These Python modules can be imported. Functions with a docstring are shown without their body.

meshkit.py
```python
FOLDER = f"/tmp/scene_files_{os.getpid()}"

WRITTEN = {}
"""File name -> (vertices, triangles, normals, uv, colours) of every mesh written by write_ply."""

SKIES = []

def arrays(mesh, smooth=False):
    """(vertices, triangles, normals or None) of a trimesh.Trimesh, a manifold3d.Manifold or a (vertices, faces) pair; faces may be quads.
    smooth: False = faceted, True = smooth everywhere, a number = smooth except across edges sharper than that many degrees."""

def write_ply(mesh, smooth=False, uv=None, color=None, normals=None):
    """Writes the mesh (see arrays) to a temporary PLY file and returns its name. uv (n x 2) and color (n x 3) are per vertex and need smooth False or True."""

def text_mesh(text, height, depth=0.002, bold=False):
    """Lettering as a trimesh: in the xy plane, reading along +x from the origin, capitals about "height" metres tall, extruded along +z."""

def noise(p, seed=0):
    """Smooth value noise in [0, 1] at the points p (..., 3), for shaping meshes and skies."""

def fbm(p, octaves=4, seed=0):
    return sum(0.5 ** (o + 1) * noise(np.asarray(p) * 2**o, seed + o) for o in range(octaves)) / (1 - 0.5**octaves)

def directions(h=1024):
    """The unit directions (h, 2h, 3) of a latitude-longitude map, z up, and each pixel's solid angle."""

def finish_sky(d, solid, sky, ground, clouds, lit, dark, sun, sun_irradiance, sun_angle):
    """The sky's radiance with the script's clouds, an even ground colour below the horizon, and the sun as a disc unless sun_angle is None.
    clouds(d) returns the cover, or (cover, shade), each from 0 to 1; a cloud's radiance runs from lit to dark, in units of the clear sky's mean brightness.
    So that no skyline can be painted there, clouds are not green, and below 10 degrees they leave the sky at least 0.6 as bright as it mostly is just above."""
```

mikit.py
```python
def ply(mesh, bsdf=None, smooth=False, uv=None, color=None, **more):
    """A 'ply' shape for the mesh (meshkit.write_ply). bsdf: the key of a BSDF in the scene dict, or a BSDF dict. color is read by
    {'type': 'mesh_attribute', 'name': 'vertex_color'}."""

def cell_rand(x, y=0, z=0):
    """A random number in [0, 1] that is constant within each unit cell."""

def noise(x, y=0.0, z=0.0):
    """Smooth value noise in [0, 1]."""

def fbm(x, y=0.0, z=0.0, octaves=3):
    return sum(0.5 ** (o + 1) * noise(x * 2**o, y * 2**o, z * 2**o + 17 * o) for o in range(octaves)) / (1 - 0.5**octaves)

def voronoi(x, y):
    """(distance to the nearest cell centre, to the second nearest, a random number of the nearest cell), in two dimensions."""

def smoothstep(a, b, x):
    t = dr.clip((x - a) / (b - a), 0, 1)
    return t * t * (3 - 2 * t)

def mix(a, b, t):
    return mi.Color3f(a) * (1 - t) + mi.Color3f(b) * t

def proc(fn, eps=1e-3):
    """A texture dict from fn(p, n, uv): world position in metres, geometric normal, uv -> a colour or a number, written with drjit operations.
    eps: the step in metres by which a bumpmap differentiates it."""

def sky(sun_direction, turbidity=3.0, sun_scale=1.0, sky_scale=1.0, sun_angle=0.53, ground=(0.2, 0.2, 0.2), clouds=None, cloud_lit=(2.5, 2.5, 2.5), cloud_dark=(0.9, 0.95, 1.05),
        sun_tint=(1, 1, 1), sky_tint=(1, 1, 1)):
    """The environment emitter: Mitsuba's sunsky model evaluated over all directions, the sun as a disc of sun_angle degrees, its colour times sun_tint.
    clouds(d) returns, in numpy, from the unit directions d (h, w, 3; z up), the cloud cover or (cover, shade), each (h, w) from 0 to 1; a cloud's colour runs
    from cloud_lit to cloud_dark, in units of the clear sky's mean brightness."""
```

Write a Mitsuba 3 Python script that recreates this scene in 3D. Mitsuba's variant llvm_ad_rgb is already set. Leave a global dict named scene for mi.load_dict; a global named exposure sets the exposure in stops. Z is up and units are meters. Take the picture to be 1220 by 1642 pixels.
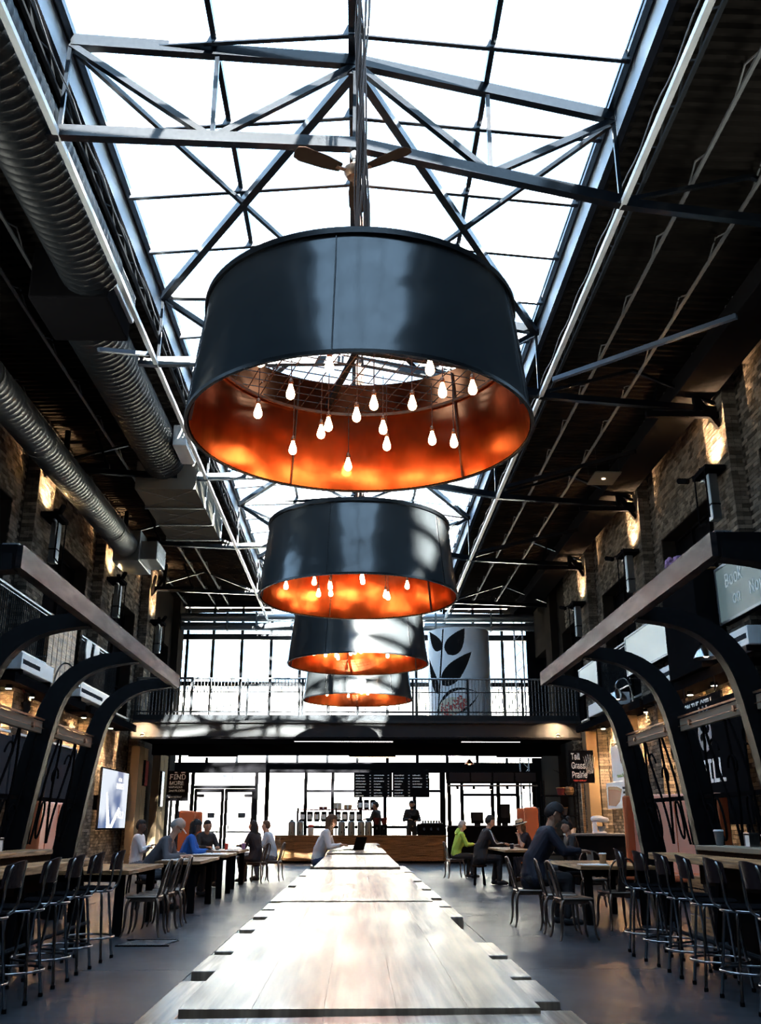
import math, random
import numpy as np, trimesh, manifold3d as m3
import mitsuba as mi, drjit as dr, mikit, meshkit
from shapely.geometry import Polygon, Point, LineString
from shapely import affinity
T = mi.ScalarTransform4f
scene, labels = {}, {}
rng = np.random.default_rng(7)
random.seed(7)

# ------------------------------------------------------------------ camera, sky, exposure
PITCH, YAW = math.radians(18.47), math.radians(1.376)
EYE = np.array([0.0, 0.0, 1.3])
FWD = np.array([math.sin(YAW) * math.cos(PITCH), math.cos(YAW) * math.cos(PITCH), math.sin(PITCH)])
scene['camera'] = {'type': 'perspective', 'fov': 2 * math.degrees(math.atan(610 / 1500)), 'fov_axis': 'x',
                   'near_clip': 0.05, 'far_clip': 500.0,
                   'to_world': T().look_at(origin=EYE.tolist(), target=(EYE + FWD).tolist(), up=[0, 0, 1])}
exposure = 4.4
GAIN = 2.0 ** exposure            # lamp radiances below are given in display units
SUN = (0.15, -1.0, 0.38)


def clouds(d):
    n = meshkit.fbm(d * 2.2 + 3.0, 4)
    return np.clip(0.80 + 0.5 * (n - 0.4), 0, 1), np.clip(1.2 * (n - 0.35), 0, 1) * 0.5


scene['sky'] = mikit.sky(SUN, turbidity=3.0, sun_scale=9.0, sky_scale=1.0, sun_angle=0.6, ground=(0.5, 0.49, 0.45), clouds=clouds,
                         cloud_lit=(1.15, 1.88, 2.7), cloud_dark=(0.95, 1.45, 2.05), sky_tint=(1, 1, 1), sun_tint=(0.72, 0.95, 1.5))
SKYGAIN = 1.0

# ------------------------------------------------------------------ materials


def mat(name, base, rough=0.5, metal=0.0, **k):
    b = base if isinstance(base, dict) else {'type': 'rgb', 'value': list(base)}
    scene['m_' + name] = {'type': 'twosided', 'bsdf': {'type': 'principled', 'base_color': b, 'roughness': rough, 'metallic': metal, **k}}
    return 'm_' + name


def matt(name, base):
    b = base if isinstance(base, dict) else {'type': 'rgb', 'value': list(base)}
    scene['m_' + name] = {'type': 'twosided', 'bsdf': {'type': 'diffuse', 'reflectance': b}}
    return 'm_' + name


def lamp_mat(rgb):
    return {'type': 'area', 'radiance': {'type': 'rgb', 'value': [c / GAIN for c in rgb]}}


def f_floor(p, n, uv):
    a = mikit.fbm(p.x * 0.7, p.y * 0.7, 3.1, 4)
    b = mikit.fbm(p.x * 9.0, p.y * 9.0, 1.7, 3)
    t = mikit.smoothstep(0.3, 0.7, a) * 0.65 + b * 0.35
    return mikit.mix((0.008, 0.011, 0.015), (0.028, 0.036, 0.045), t)


def f_floor_r(p, n, uv):
    return 0.26 + 0.22 * mikit.fbm(p.x * 1.3, p.y * 1.3, 0.4, 3)


def f_table(p, n, uv):
    g = mikit.fbm(p.x * 38.0, p.y * 1.6, 2.0, 4)
    k = mikit.fbm(p.x * 4.0, p.y * 0.9, 5.0, 3)
    return mikit.mix((0.15, 0.095, 0.062), (0.40, 0.29, 0.20), mikit.smoothstep(0.25, 0.75, g * 0.6 + k * 0.4))


def f_table_r(p, n, uv):
    return 0.14 + 0.20 * mikit.fbm(p.x * 7.0, p.y * 2.0, 1.0, 3)


def f_wood(p, n, uv):
    g = mikit.fbm(p.x * 3.0, p.y * 3.0, p.z * 40.0, 4)
    return mikit.mix((0.12, 0.064, 0.028), (0.36, 0.20, 0.088), mikit.smoothstep(0.25, 0.75, g))


def f_copper(p, n, uv):
    g = mikit.fbm(p.x * 5.0, p.y * 5.0, p.z * 2.0, 4)
    return mikit.mix((0.46, 0.135, 0.052), (0.66, 0.22, 0.09), mikit.smoothstep(0.3, 0.7, g))


def f_deck(p, n, uv):
    g = mikit.fbm(p.x * 1.5, p.y * 6.0, 0.0, 3)
    return mikit.mix((0.006, 0.0055, 0.005), (0.018, 0.016, 0.014), g)


mat('floor', mikit.proc(f_floor), mikit.proc(f_floor_r), specular=0.32)
mat('joint', (0.03, 0.03, 0.033), 0.8)
mat('table', mikit.proc(f_table), mikit.proc(f_table_r), specular=1.0, clearcoat=1.0, clearcoat_gloss=0.93)
mat('wood', mikit.proc(f_wood), 0.45, specular=0.25)
matt('wood_dark', (0.022, 0.013, 0.009))
matt('wood_pale', (0.16, 0.12, 0.075))
mat('gunmetal', (0.20, 0.15, 0.12), 0.32, 0.9)
mat('stool_back', (0.022, 0.014, 0.016), 0.3)
mat('letters_dim', (0.30, 0.30, 0.31), 0.6)
mat('screen_blue', (0.45, 0.6, 0.75), 0.5)
def f_beam(p, n, uv):
    g = mikit.fbm(p.x * 3.0, p.y * 2.6, p.z * 9.0, 4)
    return mikit.mix((0.004, 0.005, 0.007), (0.030, 0.022, 0.021), mikit.smoothstep(0.3, 0.7, g))


def f_beam_r(p, n, uv):
    return 0.24 + 0.30 * mikit.fbm(p.x * 3.0, p.y * 1.7, p.z * 6.0, 3)


matt('fan_blade', (0.045, 0.028, 0.02))
mat('copper', mikit.proc(f_copper), 0.20, 1.0)
matt('deck', mikit.proc(f_deck))
matt('mortar', (0.022, 0.019, 0.016))
matt('outside', (0.27, 0.255, 0.22))
mat('steel', (0.003, 0.0045, 0.0068), 0.17, specular=0.5)
mat('beam_steel', mikit.proc(f_beam), mikit.proc(f_beam_r), specular=0.2)
matt('panel', (0.10, 0.10, 0.088))
mat('steel_pale', (0.045, 0.07, 0.11), 0.4)
mat('curb', (0.36, 0.45, 0.55), 0.5)
mat('white_pipe', (0.52, 0.56, 0.58), 0.4)
matt('black', (0.006, 0.006, 0.007))
mat('black_gloss', (0.004, 0.004, 0.005), 0.45, specular=0.16)
matt('black_matt', (0.010, 0.010, 0.011))
mat('drum', (0.022, 0.026, 0.029), 0.16, 0.0, specular=0.75, clearcoat=1.0, clearcoat_gloss=0.9)
mat('drum_rim', (0.004, 0.005, 0.006), 0.35)
mat('bronze', (0.22, 0.13, 0.08), 0.4, 0.7)
mat('wire', (0.10, 0.085, 0.075), 0.4, 0.6)
mat('chrome', (0.46, 0.47, 0.49), 0.12, 1.0)
mat('galv', (0.24, 0.27, 0.29), 0.38, 0.9)
matt('galv_dark', (0.022, 0.025, 0.028))
mat('duct', (0.006, 0.008, 0.010), 0.45, 0.0, specular=0.12)
mat('galv_duct', (0.10, 0.115, 0.12), 0.42, 0.7)
mat('purlin', (0.16, 0.19, 0.22), 0.4)
mat('cable', (0.085, 0.055, 0.042), 0.5, 0.2, specular=0.3)
matt('fascia', (0.034, 0.036, 0.038))
mat('white', (0.70, 0.73, 0.75), 0.5)
mat('offwhite', (0.62, 0.62, 0.58), 0.6)
mat('grey', (0.11, 0.12, 0.125), 0.55)
matt('slate', (0.035, 0.038, 0.045))
matt('greyplank', (0.26, 0.235, 0.18))
matt('baluster', (0.20, 0.205, 0.21))
mat('orange', (0.50, 0.13, 0.045), 0.45)
mat('orange_pale', (0.72, 0.36, 0.25), 0.45)
matt('board', (0.007, 0.007, 0.008))
mat('letters', (0.8, 0.8, 0.78), 0.6)
mat('letters_red', (0.6, 0.06, 0.04), 0.6)
mat('screen_sage', (0.50, 0.55, 0.52), 0.4)
mat('screen_dim', (0.16, 0.19, 0.185), 0.5)
mat('cream', (0.62, 0.55, 0.42), 0.7)
mat('paper', (0.82, 0.82, 0.80), 0.7)
mat('cardboard', (0.42, 0.25, 0.12), 0.7)
mat('pie', (0.35, 0.10, 0.03), 0.6)
mat('leaf', (0.06, 0.14, 0.03), 0.5)
mat('purple', (0.34, 0.22, 0.45), 0.7)
matt('maroon', (0.12, 0.03, 0.03))
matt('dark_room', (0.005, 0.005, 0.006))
mat('blue_bin', (0.05, 0.16, 0.40), 0.5)
mat('seed_red', (0.45, 0.06, 0.05), 0.6)
for nm, c in dict(skin_pale=(0.58, 0.36, 0.26), skin_tan=(0.40, 0.22, 0.14), skin_dark=(0.10, 0.055, 0.035), hair_black=(0.012, 0.010, 0.010), hair_brown=(0.10, 0.055, 0.03),
                  hair_grey=(0.35, 0.34, 0.33), cloth_white=(0.72, 0.72, 0.72), cloth_grey=(0.10, 0.10, 0.115), cloth_blue=(0.012, 0.10, 0.40), cloth_black=(0.013, 0.013, 0.015),
                  cloth_lime=(0.42, 0.60, 0.08), cloth_navy=(0.007, 0.009, 0.020), denim=(0.03, 0.05, 0.11), cloth_pale=(0.45, 0.52, 0.58), straw=(0.50, 0.40, 0.27), eye=(0.01, 0.01, 0.01),
                  lips=(0.32, 0.12, 0.10), cap_beige=(0.52, 0.38, 0.31), cloth_plum=(0.014, 0.009, 0.012)).items():
    mat(nm, c, 0.75 if nm != 'eye' else 0.2)
scene['m_glass'] = {'type': 'thindielectric', 'int_ior': 1.5}
scene['m_bulb'] = {'type': 'diffuse', 'reflectance': {'type': 'rgb', 'value': [0.8, 0.6, 0.4]}}

# ------------------------------------------------------------------ mesh helpers


def cat(ms):
    return trimesh.util.concatenate(list(ms))


def box(x0, x1, y0, y1, z0, z1):
    m = trimesh.creation.box((abs(x1 - x0), abs(y1 - y0), abs(z1 - z0)))
    m.apply_translation(((x0 + x1) / 2, (y0 + y1) / 2, (z0 + z1) / 2))
    return m


def rbox(x0, x1, y0, y1, z0, z1, r=0.01, seg=8):
    r = min(r, (x1 - x0) / 2.01, (y1 - y0) / 2.01, (z1 - z0) / 2.01)
    s = m3.Manifold.sphere(r, seg)
    m = m3.Manifold.batch_hull([s.translate((x, y, z)) for x in (x0 + r, x1 - r) for y in (y0 + r, y1 - r) for z in (z0 + r, z1 - r)])
    return m2t(m)


def m2t(m):
    q = m.to_mesh()
    return trimesh.Trimesh(np.array(q.vert_properties[:, :3]), np.array(q.tri_verts), process=False)


def frame_of(d, up=(0, 0, 1)):
    d = np.asarray(d, float) / np.linalg.norm(d)
    up = np.asarray(up, float)
    if abs(d @ up) > 0.98:
        up = np.array([0, 1.0, 0]) if abs(d[1]) < 0.9 else np.array([1.0, 0, 0])
    a = np.cross(up, d); a /= np.linalg.norm(a)
    return d, a, np.cross(d, a)


def bar(p, q, w, h=None, up=(0, 0, 1)):
    """A square bar from p to q, w wide and h high."""
    p, q = np.asarray(p, float), np.asarray(q, float)
    h = w if h is None else h
    d, a, b = frame_of(q - p, up)
    L = np.linalg.norm(q - p)
    m = trimesh.creation.box((w, h, L))
    M = np.eye(4); M[:3, 0], M[:3, 1], M[:3, 2], M[:3, 3] = a, b, d, (p + q) / 2
    m.apply_transform(M)
    return m


def cyl(p, q, r, n=12):
    p, q = np.asarray(p, float), np.asarray(q, float)
    d, a, b = frame_of(q - p)
    m = trimesh.creation.cylinder(r, np.linalg.norm(q - p), sections=n)
    M = np.eye(4); M[:3, 0], M[:3, 1], M[:3, 2], M[:3, 3] = a, b, d, (p + q) / 2
    m.apply_transform(M)
    return m


def tube(pts, r, n=6, closed=False, caps=True):
    p = np.asarray(pts, float)
    k = len(p)
    t = (np.roll(p, -1, 0) - np.roll(p, 1, 0)) if closed else np.gradient(p, axis=0)
    t /= np.linalg.norm(t, axis=1, keepdims=True) + 1e-12
    a = np.zeros_like(p)
    ref = np.array([0, 0, 1.0]) if abs(t[0, 2]) < 0.9 else np.array([1.0, 0, 0])
    for i in range(k):
        v = ref - t[i] * (ref @ t[i]); v /= np.linalg.norm(v) + 1e-12
        a[i] = v; ref = v
    b = np.cross(t, a)
    ang = np.arange(n) * 2 * np.pi / n
    rr = np.broadcast_to(r, (k,))[:, None, None]
    v = p[:, None] + rr * (np.cos(ang)[None, :, None] * a[:, None] + np.sin(ang)[None, :, None] * b[:, None])
    f = []
    for i in range(k if closed else k - 1):
        for j in range(n):
            i2, j2 = (i + 1) % k, (j + 1) % n
            f += [[i * n + j, i * n + j2, i2 * n + j2], [i * n + j, i2 * n + j2, i2 * n + j]]
    v = v.reshape(-1, 3)
    if caps and not closed:
        v = np.vstack([v, p[:1], p[-1:]])
        for j in range(n):
            f += [[k * n, (j + 1) % n, j], [k * n + 1, (k - 1) * n + j, (k - 1) * n + (j + 1) % n]]
    return trimesh.Trimesh(v, f, process=False)


def lathe(prof, n=24):
    """prof: (r, z) list from bottom to top, outside normals."""
    return trimesh.creation.revolve(np.asarray(prof, float), sections=n)


def extrude(poly, depth):
    return trimesh.creation.extrude_polygon(poly, depth, engine='earcut')


def xf(m, M):
    m = m.copy(); m.apply_transform(M); return m


def mv(m, x=0, y=0, z=0, rz=0):
    M = trimesh.transformations.rotation_matrix(rz, (0, 0, 1)); M[:3, 3] = (x, y, z)
    return xf(m, M)


def spline(pts, n=24):
    from scipy.interpolate import CubicSpline
    p = np.asarray(pts, float)
    s = np.r_[0, np.cumsum(np.linalg.norm(np.diff(p, axis=0), axis=1))]
    return CubicSpline(s, p)(np.linspace(0, s[-1], n))


def hull(pts):
    return m3.Manifold.batch_hull([m3.Manifold.sphere(r, 12).translate(tuple(map(float, p))) for p, r in pts])


def wall_face(text, h, depth=0.012, bold=False):
    return meshkit.text_mesh(text, h, depth, bold)


# orientation frames for flat signs: local x = reading direction, y = up, z = out of the face
def face_M(origin, facing):
    """facing: '-y' (towards the camera), '-x' (right wall looking left), '+x' (left wall looking right)."""
    M = np.eye(4)
    if facing == '-y':
        M[:3, :3] = np.array([[1, 0, 0], [0, 0, -1], [0, 1, 0]], float)
    elif facing == '-x':
        M[:3, :3] = np.array([[0, 0, -1], [-1, 0, 0], [0, 1, 0]], float)
    else:
        M[:3, :3] = np.array([[0, 0, 1], [1, 0, 0], [0, 1, 0]], float)
    M[:3, 3] = origin
    return M


# ------------------------------------------------------------------ scene bookkeeping
_n = {}


def number(full):
    i = _n.get(full, 0); _n[full] = i + 1
    return full if i == 0 else '%s_%03d' % (full, i)


def add(name, mesh, m, parent=None, smooth=False, M=None, emit=None, kind=None, sw=1.0):
    k = number(name if parent is None else parent + '__' + name)
    d = mesh if isinstance(mesh, dict) else mikit.ply(mesh, m, smooth=smooth)
    d = dict(d)
    if emit is not None:
        d['emitter'] = {**lamp_mat(emit), 'sampling_weight': sw}
    if M is not None:
        d['to_world'] = T(np.asarray(M, float).tolist())
    scene[k] = d
    if kind:
        labels.setdefault(k, {})['kind'] = kind
    return k


def tag(k, label, category, group=None):
    labels.setdefault(k, {}).update({'label': label, 'category': category})
    if group:
        labels[k]['group'] = group
    return k


def thing(name, label, category, group=None):
    return tag(number(name), label, category, group)


def struct(name):
    k = number(name); labels[k] = {'kind': 'structure'}
    return k


class Proto:
    def __init__(s):
        s.items, s.n = {}, {}

    def add(s, name, mesh, m, parent='', smooth=False, emit=None, sw=1.0):
        full = parent + '__' + name if parent else name
        i = s.n.get(full, 0); s.n[full] = i + 1
        full = full if i == 0 else '%s_%03d' % (full, i)
        d = mikit.ply(mesh, m, smooth=smooth)
        if emit is not None:
            d['emitter'] = {**lamp_mat(emit), 'sampling_weight': sw}
        s.items[full] = d
        return full

    def put(s, name, label, category, M=np.eye(4), group=None, swap=None):
        k = thing(name, label, category, group)
        t = T(np.asarray(M, float).tolist())
        for sub, d in s.items.items():
            d = {**d, 'to_world': t}
            if swap and sub.split('__')[-1].split('_0')[0] in swap:
                d['bsdf'] = {'type': 'ref', 'id': swap[sub.split('__')[-1].split('_0')[0]]}
            scene[k + '__' + sub] = d
        return k


def pose(x=0, y=0, z=0, rz=0, s=1.0):
    M = trimesh.transformations.rotation_matrix(math.radians(rz), (0, 0, 1)); M[:3, :3] *= s; M[:3, 3] = (x, y, z)
    return M
# ================================================================== SETTING
XW = 7.6            # wall planes
PIL_R = [5.6, 11.6, 17.6, 23.6, 29.6, 35.6]
PIL_L = [2.8, 8.8, 14.8, 20.8, 26.75, 32.7, 38.5]
Y0, Y1 = -15.0, 40.0


def f_brick(p, n, uv):
    row = dr.floor(p.z / 0.085)
    col = dr.floor((p.x + p.y) / 0.24 + 0.5 * (row - 2.0 * dr.floor(row * 0.5)))
    t = mikit.cell_rand(col, row, 3.0)
    g = mikit.fbm((p.x + p.y) * 9.0, p.z * 14.0, 2.0, 3)
    a = mikit.mix((0.050, 0.044, 0.036), (0.205, 0.18, 0.148), t)
    return a * (0.65 + 0.6 * g)


matt('brick', mikit.proc(f_brick))

fl = struct('floor')
add('bed', box(-9, 9, Y0, 46, -0.25, -0.012), 'm_joint', fl)
slabx = np.linspace(-7.6, 7.6, 6)
slaby = np.arange(Y0, 40.1, 2.75)
for i in range(5):
    for j in range(len(slaby) - 1):
        add('slab', box(slabx[i] + .004, slabx[i + 1] - .004, slaby[j] + .004, slaby[j + 1] - .004, -0.012, 0.0), 'm_floor', fl)


def brick_mesh(list_of):
    """list of (x0,x1,y0,y1,z0,z1) -> one mesh of boxes"""
    a = np.asarray(list_of, float)
    c = np.array([[0, 2, 4], [1, 2, 4], [1, 3, 4], [0, 3, 4], [0, 2, 5], [1, 2, 5], [1, 3, 5], [0, 3, 5]])
    v = a[:, c].reshape(-1, 3)
    f = np.array([[0, 2, 1], [0, 3, 2], [4, 5, 6], [4, 6, 7], [0, 1, 5], [0, 5, 4], [1, 2, 6], [1, 6, 5], [2, 3, 7], [2, 7, 6], [3, 0, 4], [3, 4, 7]])
    return trimesh.Trimesh(v, (f[None] + 8 * np.arange(len(a))[:, None, None]).reshape(-1, 3), process=False)


def brick_wall(name, s, pil, near):
    """s=+1 right wall, -1 left wall. Openings per bay on the upper floor; brick pilasters."""
    w = struct(name)
    op = [(p + 1.3, p + 4.75, 4.62, 8.05) for p in pil]
    core, last = [], Y0
    X = lambda a, b: (min(s * a, s * b), max(s * a, s * b))
    for (a, b, z0, z1) in op:
        b = min(b, Y1)
        core.append(box(*X(XW, XW + .55), last, a, 0, 10.3))
        core.append(box(*X(XW, XW + .55), a, b, 0, z0))
        core.append(box(*X(XW, XW + .55), a, b, z1, 10.3))
        last = b
    core.append(box(*X(XW, XW + .55), last, 40.5, 0, 10.3))
    add('core', cat(core), 'm_mortar', w)
    add('pilaster', cat([box(*X(XW - .28, XW), p - .55, p + .55, 0, 10.2) for p in pil[:1]]), 'm_mortar', w)
    for p in pil[1:]:
        add('pilaster', box(*X(XW - .28, XW), p - .55, p + .55, 0, 10.2), 'm_mortar', w)
    r = np.random.default_rng(3 if s > 0 else 4)
    L = []
    H, P = 0.085, 0.24
    for row in range(int(10.1 / H)):
        z = row * H
        off = (row % 2) * P / 2
        y = 15.0 + off
        while y < 33.5:
            e = r.normal(0, .0025)
            a, b = y + .006, y + P - .006
            face = XW
            clear = True
            for (oa, ob, z0, z1) in op:
                if z + H > z0 and z < z1 and b > oa and a < ob:
                    if a < oa - .05: b = min(b, oa)
                    elif b > ob + .05: a = max(a, ob)
                    else: clear = False
            for q in pil:
                if b > q - .55 and a < q + .55:
                    clear = False
            if clear and b - a > .04:
                x = X(face - .010 - e, face + .02)
                L.append((x[0], x[1], a, b, z + .005, z + H - .005))
            y += P
        for q in pil:                       # the pilaster's face and the return that looks at the hall's front
            if q < 14 or q > 34: continue
            y = q - .56 + off / 2
            edges = [q - .56] + list(np.arange(q - .56 + (P if row % 2 else P / 2), q + .54, P)) + [q + .56]
            for a, b in zip(edges[:-1], edges[1:]):
                if b - a < .03: continue
                e = r.normal(0, .002)
                x = X(XW - .29 - e, XW - .26)
                L.append((x[0], x[1], a + .004, b - .004, z + .005, z + H - .005))
            x = X(XW - .285, XW - .15); L.append((x[0] + .004, x[1] - .004, q - .562, q - .54, z + .005, z + H - .005))
            x = X(XW - .15, XW); L.append((x[0] + .004, x[1] - .004, q - .562, q - .54, z + .005, z + H - .005))
    L = np.array(L)
    c = L[:, [2, 3]].mean(1)
    vis = (c > near) & (L[:, 4] > 5.2) & (L[:, 5] < 9.4)
    idx = np.nonzero(vis)[0][np.argsort(c[vis])][:299]
    for i in idx:
        add('brick', brick_mesh([L[i]]), 'm_brick', w)
    rest = np.setdiff1d(np.arange(len(L)), idx)
    add('brickwork', brick_mesh(L[rest]), 'm_brick', w, kind='stuff')
    return w


brick_wall('wall_right', 1, PIL_R, 16.2)
brick_wall('wall_left', -1, PIL_L, 18.0)
bk = struct('wall_back')
add('panel', box(-8.2, 8.2, Y0 - .4, Y0, 0, 10.3), 'm_mortar', bk)
add('gable', box(-4.0, 3.8, Y0 - .4, Y0, 10.3, 10.95), 'm_mortar', bk)

# dark french doors behind the upper openings
nwin = 3
for s, pil in ((1, PIL_R), (-1, PIL_L)):
    for p in pil:
        if p < 11: continue
        a, b = p + 1.3, min(p + 4.75, 39.9)
        k = struct('window_%d' % nwin); nwin += 1
        X = lambda u, v: (min(s * u, s * v), max(s * u, s * v))
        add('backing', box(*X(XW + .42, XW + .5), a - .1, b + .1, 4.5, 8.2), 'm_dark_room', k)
        for q in np.linspace(a + .03, b - .03, 4):
            add('stile', box(*X(XW + .34, XW + .42), q - .035, q + .035, 4.62, 8.05), 'm_black', k)
        for z in (4.66, 5.6, 7.1, 8.02):
            add('rail', box(*X(XW + .35, XW + .42), a, b, z - .03, z + .03), 'm_black', k)
        add('sill', box(*X(XW - .05, XW + .42), a - .05, b + .05, 4.56, 4.62), 'm_grey', k)

# ------------------------------------------------------------------ roof: corrugated decks on both sides
for s, nm, xe in ((1, 'ceiling_right', 3.62), (-1, 'ceiling_left', 3.86)):
    c = struct(nm)
    pts, y, up = [], Y0, False
    per = [(0, 0), (.07, 0), (.10, .055), (.17, .055)]
    while y < 41:
        pts += [(y + a, h) for a, h in per]; y += .2
    pts = np.array(pts)
    xs = np.array([xe, 5.6, 8.15]); zs = np.array([10.27, 10.22, 10.14])
    v = np.array([[s * x, q[0], z + q[1]] for x, z in zip(xs, zs) for q in pts])
    m = len(pts); f = []
    for i in range(2):
        a = np.arange(m - 1) + i * m
        f.append(np.stack([a, a + 1, a + m + 1], 1)); f.append(np.stack([a, a + m + 1, a + m], 1))
    add('corrugated_deck', trimesh.Trimesh(v, np.vstack(f), process=False), 'm_deck', c)
    add('roofing', box(min(s * xe, s * 8.6), max(s * xe, s * 8.6), Y0, 41, 10.40, 10.5), 'm_black_matt', c)
    for x in ((4.75, 5.7, 6.6) if s > 0 else (5.45, 6.0, 7.2)):          # joist chords under the deck
        add('joist', cat([bar((s * x, Y0, 10.05), (s * x, 39.5, 10.05), .05, .04)] + [bar((s * x, yy, 10.05), (s * x, yy + .45 * (1 if i % 2 else -1), 10.26), .02) for i, yy in enumerate(np.arange(6, 39, .9))]), 'm_grey', c)

# ------------------------------------------------------------------ skylight (window_1)
SX0, SX1, RX, ZE, ZR = -3.74, 3.52, -0.13, 10.98, 11.32
w1 = struct('window_1')
zroof = lambda x: ZE + (ZR - ZE) * (1 - abs(x - RX) / (SX1 - RX if x > RX else RX - SX0))
YS0, YS1 = -14.9, 39.6
pury = 9.72 + 1.515 * np.arange(-16, 20)
pury = pury[(pury > YS0) & (pury < YS1)]
add('ridge_beam', bar((RX, YS0, ZR - .02), (RX, YS1, ZR - .02), .12, .16), 'm_steel', w1)
barx = [SX0, -1.95, RX, 1.72, SX1]
for x in (-1.95, 1.72):
    add('glazing_bar', bar((x, YS0, zroof(x) - .03), (x, YS1, zroof(x) - .03), .07, .11), 'm_steel', w1)
for x in (SX0, SX1):
    add('glazing_bar', bar((x, YS0, ZE - .03), (x, YS1, ZE - .03), .08, .1), 'm_steel', w1)
for y in pury:
    for a, b in ((SX0, RX), (RX, SX1)):
        k = add('purlin', bar((a, y, zroof(a) - .06), (b, y, zroof(b) - .06), .02, .17), 'm_purlin', w1)
        add('flange', bar((a, y, zroof(a) - .155), (b, y, zroof(b) - .155), .06, .022), 'm_steel', k)
ye = [YS0] + list(pury) + [YS1]
for a, b in zip(ye[:-1], ye[1:]):
    if b - a < .1: continue
    for x0, x1 in zip(barx[:-1], barx[1:]):
        q = np.array([[x0, a, zroof(x0)], [x1, a, zroof(x1)], [x1, b, zroof(x1)], [x0, b, zroof(x0)]])
        q[:, 2] += .035
        add('pane', trimesh.Trimesh(q, [[0, 1, 2], [0, 2, 3]], process=False), 'm_glass', w1)
for s, x in ((-1, -3.87), (1, 3.63)):
    add('curb', box(x - .02, x + .02, YS0, YS1, 10.52, 11.0), 'm_curb', w1)
    add('curb_base', box(x - .03, x + .03, YS0, YS1, 10.27, 10.52), 'm_black', w1)
    add('flashing', box(min(x, x - s * .16), max(x, x - s * .16), YS0, YS1, 10.99, 11.03), 'm_steel', w1)
add('gable_pane', trimesh.Trimesh([[SX0, YS1, 10.3], [SX1, YS1, 10.3], [SX1, YS1, ZE], [RX, YS1, ZR], [SX0, YS1, ZE]], [[0, 1, 2], [0, 2, 3], [0, 3, 4]], process=False), 'm_glass', w1)

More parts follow.
